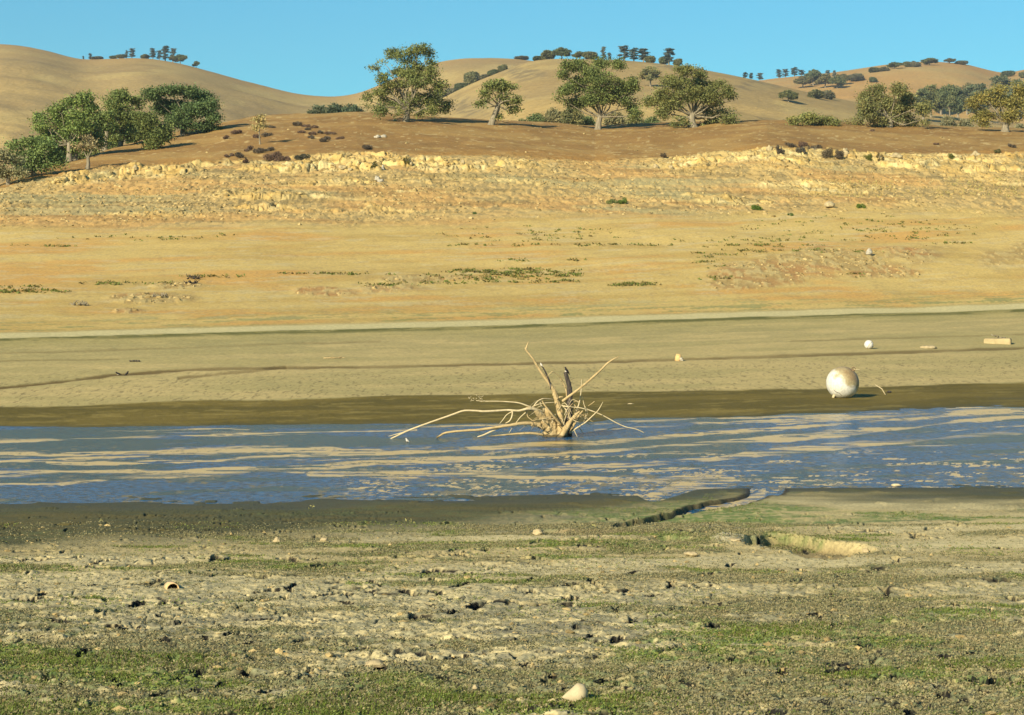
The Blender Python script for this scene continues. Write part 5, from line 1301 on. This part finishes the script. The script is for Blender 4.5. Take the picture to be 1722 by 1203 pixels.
# ------------------------------------------------------------------ mooring buoys
def buoy_mat(seed):
    m, nt, b = mat_base('buoy_paint')
    tc = N(nt, 'ShaderNodeTexCoord')
    n1 = N(nt, 'ShaderNodeTexNoise'); n1.inputs['Scale'].default_value = 2.2; n1.inputs['Detail'].default_value = 8; n1.inputs['Roughness'].default_value = .65
    nt.links.new(tc.outputs['Object'], n1.inputs['Vector'])
    # mud-stained half: upper right side of the buoy
    d = N(nt, 'ShaderNodeVectorMath', operation='DOT_PRODUCT'); d.inputs[1].default_value = (.58, -.22, .78)
    nt.links.new(tc.outputs['Object'], d.inputs[0])
    ma = N(nt, 'ShaderNodeMath', operation='MULTIPLY_ADD'); ma.inputs[1].default_value = 1.1; nt.links.new(n1.outputs[0], ma.inputs[0]); nt.links.new(d.outputs['Value'], ma.inputs[2])
    cr = N(nt, 'ShaderNodeValToRGB'); e = cr.color_ramp.elements
    e[0].position = .57; e[0].color = (.62, .60, .51, 1); e[1].position = 1.0; e[1].color = (.27, .19, .09, 1)
    e2 = e.new(.74); e2.color = (.36, .30, .16, 1)
    nt.links.new(ma.outputs[0], cr.inputs[0])
    n2 = N(nt, 'ShaderNodeTexNoise'); n2.inputs['Scale'].default_value = 16; n2.inputs['Detail'].default_value = 6
    nt.links.new(tc.outputs['Object'], n2.inputs['Vector'])
    mr = N(nt, 'ShaderNodeMapRange'); mr.inputs[1].default_value = .35; mr.inputs[2].default_value = .65; mr.inputs[3].default_value = .82; mr.inputs[4].default_value = 1.08
    nt.links.new(n2.outputs[0], mr.inputs[0])
    sc = N(nt, 'ShaderNodeVectorMath', operation='SCALE'); nt.links.new(cr.outputs[0], sc.inputs[0]); nt.links.new(mr.outputs[0], sc.inputs['Scale'])
    # mud splashed round the bottom
    sx = N(nt, 'ShaderNodeSeparateXYZ'); nt.links.new(tc.outputs['Object'], sx.inputs[0])
    mz = N(nt, 'ShaderNodeMapRange'); mz.inputs[1].default_value = -.28; mz.inputs[2].default_value = -.48; mz.inputs[3].default_value = 0; mz.inputs[4].default_value = .8
    nt.links.new(sx.outputs[2], mz.inputs[0])
    mm = N(nt, 'ShaderNodeMath', operation='MULTIPLY'); nt.links.new(mz.outputs[0], mm.inputs[0]); nt.links.new(mr.outputs[0], mm.inputs[1])
    mx = N(nt, 'ShaderNodeMixRGB'); mx.inputs[2].default_value = (.28, .24, .11, 1)
    nt.links.new(mm.outputs[0], mx.inputs[0]); nt.links.new(sc.outputs[0], mx.inputs[1]); nt.links.new(mx.outputs[0], b.inputs['Base Color'])
    b.inputs['Roughness'].default_value = .55
    bp = N(nt, 'ShaderNodeBump'); bp.inputs['Strength'].default_value = .25; bp.inputs['Distance'].default_value = .01
    nt.links.new(n2.outputs[0], bp.inputs['Height']); nt.links.new(bp.outputs[0], b.inputs['Normal'])
    return m
M_rust = noise_mat('rusty_iron', (.10, .06, .035), (.30, .2, .1), 14, rough=.8)
def uvball(R, seg=48, rings=32, squash=.0):
    V = []; Fs = []
    for i in range(rings + 1):
        th = math.pi * i / rings
        for j in range(seg):
            ph = 2 * math.pi * j / seg
            x, y, z = math.sin(th) * math.cos(ph), math.sin(th) * math.sin(ph), math.cos(th)
            k = R * (1 + .008 * mnoise.noise(Vector((x, y, z)) * 3))
            V.append((x * k, y * k, max(z * k, -R * (1 - squash))))
    for i in range(rings):
        for j in range(seg):
            j2 = (j + 1) % seg
            Fs.append((i * seg + j, (i + 1) * seg + j, (i + 1) * seg + j2, i * seg + j2))
    return V, Fs
MBU = buoy_mat(1)
p = hit(1417, 669); s = p.y / F; R = 27.5 * s
root = empty('mooring_buoy', p); tag(root, 'large white mooring buoy stained with mud, lying on dark wet mud', 'buoy', 'mooring buoys')
mb = MB(); mb.add(*uvball(R, squash=.08)); shell = mb.build('shell', MBU, root, (0, 0, R * .90))
# dark scratch on the lower left of the shell
mb = MB(); pts_ = []
for t in np.linspace(0, 1, 9):
    px = mix(1399, 1412.5, t); pz = mix(654, 663.5, t) + .8 * math.sin(t * 6.28)
    x = (px - 1417) * s; z = -(pz - 643.5) * s; y = -math.sqrt(max(R * R - x * x - z * z, 0)) - .002
    pts_.append((x, y, z + 0))
mb.tube(pts_, [.006] * len(pts_), 5); mb.build('scratch', M_char, shell)
mb = MB(); c0 = Vector((.60, -.18, .76)).normalized() * R
mb.tube([c0 * .97, c0 * 1.06], [.05, .045], 10); mb.tube([c0 * 1.04 + Vector((math.cos(a) * .05, 0, math.sin(a) * .05 + .03)) for a in np.linspace(0, 6.28, 14)], .012, 6); mb.build('mooring_eye', M_rust, shell)
mb = MB(); mb.tube([c0 * 1.08, c0 * 1.08 + Vector((.12, 0, .0)), c0 * 1.08 + Vector((.22, 0, -.03))], [.008] * 3, 5); mb.build('line_end', M_driftw, shell)
mb = MB(); a = Vector((-.62, -.35, -.80)).normalized() * R; mb.tube([a * .95, a * 1.12 + Vector((0, 0, -.03))], [.05, .035], 8); mb.build('drain_plug', M_driftw, shell)
p = hit(1461, 587); s2 = p.y / F; R2 = 7.6 * s2
root = empty('mooring_buoy', p); tag(root, 'small distant white buoy with a muddy stripe, higher on the flat', 'buoy', 'mooring buoys')
mb = MB(); mb.add(*uvball(R2, 28, 18, .06)); sh = mb.build('shell', noise_mat('white_buoy', (.50, .48, .42), (.62, .60, .54), 3), root, (0, 0, R2 * .93))
mb = MB()
ax = Vector((.75, -.35, -.55)).normalized(); u_ = ax.cross(Vector((0, 0, 1))).normalized(); v_ = ax.cross(u_)
ring = [ax * R2 * .30 + (u_ * math.cos(t) + v_ * math.sin(t)) * R2 * .955 for t in np.linspace(0, 6.2832, 30)]
mb.tube(ring, R2 * .045, 5); mb.build('stripe', M_drift, sh)
mb = MB(); c0 = Vector((.8, -.2, -.5)).normalized() * R2; mb.tube([c0 * .95, c0 * 1.12], [.04, .03], 8); mb.build('mooring_eye', M_rust, sh)

# ------------------------------------------------------------------ objects on the flats
p = hit(1485, 664)
mb = MB(); mb.tube([(0.10, 0, -.05), (-.03, .05, .18), (-.22, .15, .30)], [.018, .015, .008], 7, .1)
tag(mb.build('stick', M_driftw, None, p), 'thin pale stick leaning out of the mud by the buoy shadow', 'stick')
mb = MB(); mb.lump((0, 0, .03), (.09, .06, .045), 2, .3, 4, flat=-.4)
tag(mb.build('stone', M_char, None, hit(1495, 661)), 'small dark lump beside the leaning stick', 'stone')
# squared concrete block with rubble on top
p = hit(1678, 578); s = p.y / F
root = empty('concrete_block', p, math.radians(-18)); tag(root, 'long low pale concrete block on the mud flat at right', 'concrete block')
bm = bmesh.new(); bmesh.ops.create_cube(bm, size=1); bmesh.ops.scale(bm, vec=(44 * s, 26 * s, 11 * s), verts=bm.verts)
bmesh.ops.bevel(bm, geom=bm.edges[:], offset=.03, segments=2, affect='EDGES')
bmesh.ops.subdivide_edges(bm, edges=bm.edges[:], cuts=3, use_grid_fill=True)
for v in bm.verts: v.co += Vector((mnoise.noise(v.co * 2), mnoise.noise(v.co * 2 + Vector((5, 0, 0))), mnoise.noise(v.co * 2 + Vector((0, 5, 0))))) * .025
me = bpy.data.meshes.new('slab'); bm.to_mesh(me); bm.free()
link('slab', me, noise_mat('concrete', (.34, .27, .14), (.44, .36, .19), 3, bump=.4), root, (0, 0, 3.2 * s))
mb = MB(); rr_ = random.Random(9)
for j in range(9):
    a = Vector((rr_.uniform(-.25, .3), rr_.uniform(-.1, .1), 8.6 * s + rr_.uniform(0, .1)))
    mb.tube([a, a + Vector((rr_.uniform(-.3, .3), 0, rr_.uniform(-.02, .16)))], [.03, .015], 5, .2, j)
tag(mb.build('brush_heap', M_bark, None, p + Vector((0.15, 0, 0))), 'small heap of sticks lying on the concrete block', 'sticks')
# tilted orange chunk
p = hit(1140, 607); s = p.y / F
root = empty('broken_drum', p); tag(root, 'small tilted orange-tan chunk with dark end standing on the furrow', 'debris')
mb = MB(); mb.tube([Vector((-.02, 0, -.02)), Vector((.02, 0, 5 * s)), Vector((1.5 * s, 0, 11 * s))], [5.2 * s, 5.4 * s, 4.2 * s], 10, .12, 3); mb.build('body', noise_mat('orange_stone', (.52, .34, .13), (.72, .50, .24), 6), root)
mb = MB(); mb.lump((5 * s, -.05, 3 * s), (3 * s, 3 * s, 3.4 * s), 2, .4, 8); mb.lump((7 * s, -.1, 1 * s), (1.6 * s, 1.6 * s, 1.6 * s), 1, .4, 9); mb.build('base', M_grey, root)
mb = MB(); mb.lump((0, 0, .03), (.36, .30, .10), 3, .2, 6, flat=-.3)
tag(mb.build('mud_mound', M_stone, None, hit(1562, 586)), 'low pale mound between the small buoy and the concrete block', 'mound')
mb = MB()
for j in range(5): mb.tube([Vector((-.35 + j * .14, j * .03, .03)), Vector((-.1 + j * .14, .05, .05 + .02 * (j % 2)))], [.02, .012], 5, .2, j)
tag(mb.build('driftwood', M_drift, None, hit(560, 604)), 'short orange driftwood pieces on the left flat', 'driftwood')
mb = MB()
for j in range(4): mb.lump((j * .1 - .2, 0, .03), (.06, .05, .04), 1, .3, j)
tag(mb.build('debris', M_char, None, hit(229, 609)), 'tiny dark debris above the two birds', 'debris')
mb = MB()
mb.lump((0, 0, .02), (.09, .05, .025), 2, .3, 3)
tag(mb.build('foam_piece', M_driftw, None, Vector(((1507 - 861) * 35.7 / F, 35.7, 0))), 'small white foam piece floating near the right shore', 'debris')
mb = MB(); mb.lump((0, 0, .01), (.12, .05, .025), 2, .3, 5)
tag(mb.build('floating_chip', M_driftw, None, Vector(((1060 - 861) * 58 / F, 58, .06))), 'small pale chip on the wet mud right of the stump', 'debris')

# broken clay pot, an arched shell open to the camera
p = hit(291, 992); s = p.y / F
root = empty('broken_pot', p, math.radians(20)); tag(root, 'half buried broken clay pot opening like an arch', 'pot')
V = []; Fs = []; n = 14; R = 11 * s
for k, (rad, yy) in enumerate([(R, 0), (R * 1.0, .09), (R * .95, .18), (R * .86, .18), (R * .86, .09), (R * .86, 0)]):
    for j in range(n + 1):
        a = math.pi * (j / n) * 1.06 - .09
        V.append((math.cos(a) * rad, yy, math.sin(a) * rad * (1 + .04 * math.sin(j * 2.3))))
for k in range(6):
    k2 = (k + 1) % 6
    for j in range(n): Fs.append((k * (n + 1) + j, k2 * (n + 1) + j, k2 * (n + 1) + j + 1, k * (n + 1) + j + 1))
mb = MB(); mb.add(V, Fs); mb.build('shell', noise_mat('clay', (.52, .34, .15), (.66, .48, .26), 8), root)
mb = MB(); mb.add([(math.cos(a) * R * .855, .165, math.sin(a) * R * .855) for a in np.linspace(0, math.pi, 12)] + [(math.cos(a) * R * .855, .175, math.sin(a) * R * .855) for a in np.linspace(0, math.pi, 12)],
                  [tuple(range(12)), tuple(range(23, 11, -1))] + [(j, j + 1, j + 13, j + 12) for j in range(11)]); mb.build('inner_wall', noise_mat('dark_clay', (.08, .05, .03), (.14, .09, .05), 8), root)

def stone(ix, iy, w, h, label, mat, seed, cat='stone', name='stone', d=None, rough=.22, sink=.25, where='auto', rz=0, flat=-.5):
    p = hit(ix, iy, where); s = p.y / F
    mb = MB(); mb.lump((0, 0, 0), (w * s / 2, (d or w) * s / 2 * .8, h * s / 2 * 1.25), 3, rough, seed, flat=flat)
    o = mb.build(name, mat, None, p + Vector((0, 0, h * s * (.5 - sink * .5)))); o.rotation_euler = (0, 0, rz)
    tag(o, label, cat); return o
M_smooth = noise_mat('smooth_cobble', (.40, .32, .19), (.50, .43, .26), 5, bump=.12, dist=.01)
# wedge-shaped cobble in the front, pointed to the left
p = hit(971, 1178); s = p.y / F
mb = MB(); bm = bmesh.new(); bmesh.ops.create_icosphere(bm, subdivisions=4, radius=1)
V = []
for v in bm.verts:
    q = v.co.copy(); k = 1 - .75 * max(0, -q.x) ** 1.0 * 1.0
    q = Vector((q.x * (1.25 if q.x < 0 else .85), q.y * .8 * (1 if q.x > 0 else max(k, .3)), q.z * (1 if q.x > 0 else max(k, .22))))
    q = q * (1 + .05 * mnoise.noise(q * 2))
    q.z += max(0, -q.x) * -.35
    V.append((q.x * 21 * s, q.y * 17 * s, q.z * 17 * s))
mb.add(V, [tuple(v.index for v in f.verts) for f in bm.faces]); bm.free()
tag(mb.build('cobble', M_smooth, None, p + Vector((0, 0, 11 * s))), 'smooth wedge shaped pinkish cobble at the bottom centre', 'stone')
stone(631, 1123, 34, 12, 'flat cream stone left of centre in the foreground weeds', M_stone, 3, rough=.3)
stone(799, 1160, 10, 8, 'small round cream pebble right of the flat stone', M_stone, 5)
stone(906, 900, 18, 9, 'pale lumpy stone at the left pool edge', M_stone, 7, rough=.35)
stone(466, 913, 12, 9, 'small tan rock on the bare mud left of centre', M_stone, 9, rough=.3)
stone(545, 910, 13, 6, 'low tan rock right of the small tan rock', M_stone, 10, rough=.3)
stone(1163, 936, 22, 8, 'crumbling pale mud lump below the long pit', M_stone, 11, rough=.4, name='mud_lump', cat='mud lump')
stone(1456, 930, 10, 8, 'pale upright mud clod at the right end of the long pit', M_stone, 12, rough=.35, name='mud_lump', cat='mud lump')
stone(1236, 911, 22, 6, 'cracked pale mud slab at the left rim of the pit', M_stone, 13, rough=.35, name='mud_lump', cat='mud lump')
stone(1395, 349, 18, 10, 'large pale boulder on the sand between the two green shrubs', M_stone, 14, cat='boulder', name='boulder')
stone(1462, 429, 11, 10, 'round brown boulder on the red outcrop', M_grey, 15, cat='boulder', name='boulder')
GT = 'grey and white boulders in the rock band'
for k, (a, b_, w, h, m_, lab) in enumerate([(635, 232, 12, 8, M_grey, 'grey boulder, left one of the lone pile high on the knoll'), (645, 231, 13, 8, M_grey, 'grey boulder, right one of the lone pile high on the knoll'), (576, 284, 16, 10, M_stone, 'white boulder left of the black gap in the left rocks'),
        (589, 288, 10, 10, M_stone, 'white boulder right of the black gap in the left rocks'), (644, 286, 6, 14, M_grey, 'tall grey slab standing above the dark cleft'), (634, 303, 10, 12, M_grey, 'dark grey boulder in the cleft of the left rocks'),
        (640, 306, 13, 8, M_grey, 'low grey boulder at the foot of the cleft'), (690, 277, 10, 7, M_stone, 'white boulder beside the yellow-green tuft'), (1103, 282, 11, 10, M_stone, 'pale boulder left under the brown bare shrub'),
        (1128, 283, 9, 10, M_stone, 'pale boulder right under the brown bare shrub'), (778, 275, 7, 10, M_stone, 'pointed pale boulder near the right end of the left rocks'), (1422, 262, 14, 18, M_stone, 'tall cream boulder at the end of the dark shrub band'),
        (1294, 252, 14, 14, M_stone, 'orange-cream boulder at the left end of the dark shrub band'), (1507, 264, 22, 10, M_stone, 'wide white boulder right of the yellow-green shrub'), (1640, 262, 20, 9, M_stone, 'wide cream boulder in the far right rocks'),
        (228, 245 + 39, 12, 12, M_stone, 'square cream boulder at the top left of the rock band'), (664, 204, 10, 6, M_stone, 'small pale stone at the foot of the tallest oak')]):
    stone(a, b_, w * .8, h * .8, lab, m_, 40 + k, cat='boulder', name='boulder', rough=.45, sink=.9)
print('objects', len(bpy.data.objects))
# ------------------------------------------------------------------ air
bm = bmesh.new(); bmesh.ops.create_cube(bm, size=1); bmesh.ops.scale(bm, vec=(5200, 3600, 330), verts=bm.verts); bmesh.ops.translate(bm, vec=(0, 1000, 155), verts=bm.verts)
me = bpy.data.meshes.new('haze'); bm.to_mesh(me); bm.free()
mh = bpy.data.materials.new('haze'); mh.use_nodes = True; nt = mh.node_tree; nt.nodes.clear()
pv = N(nt, 'ShaderNodeVolumePrincipled'); pv.inputs['Density'].default_value = .00010; pv.inputs['Color'].default_value = (.72, .86, 1, 1); pv.inputs['Anisotropy'].default_value = .2
ou = N(nt, 'ShaderNodeOutputMaterial'); nt.links.new(pv.outputs[0], ou.inputs['Volume'])
tag(link('haze', me, mh), 'thin pale air between the camera and the far hills', kind='stuff')
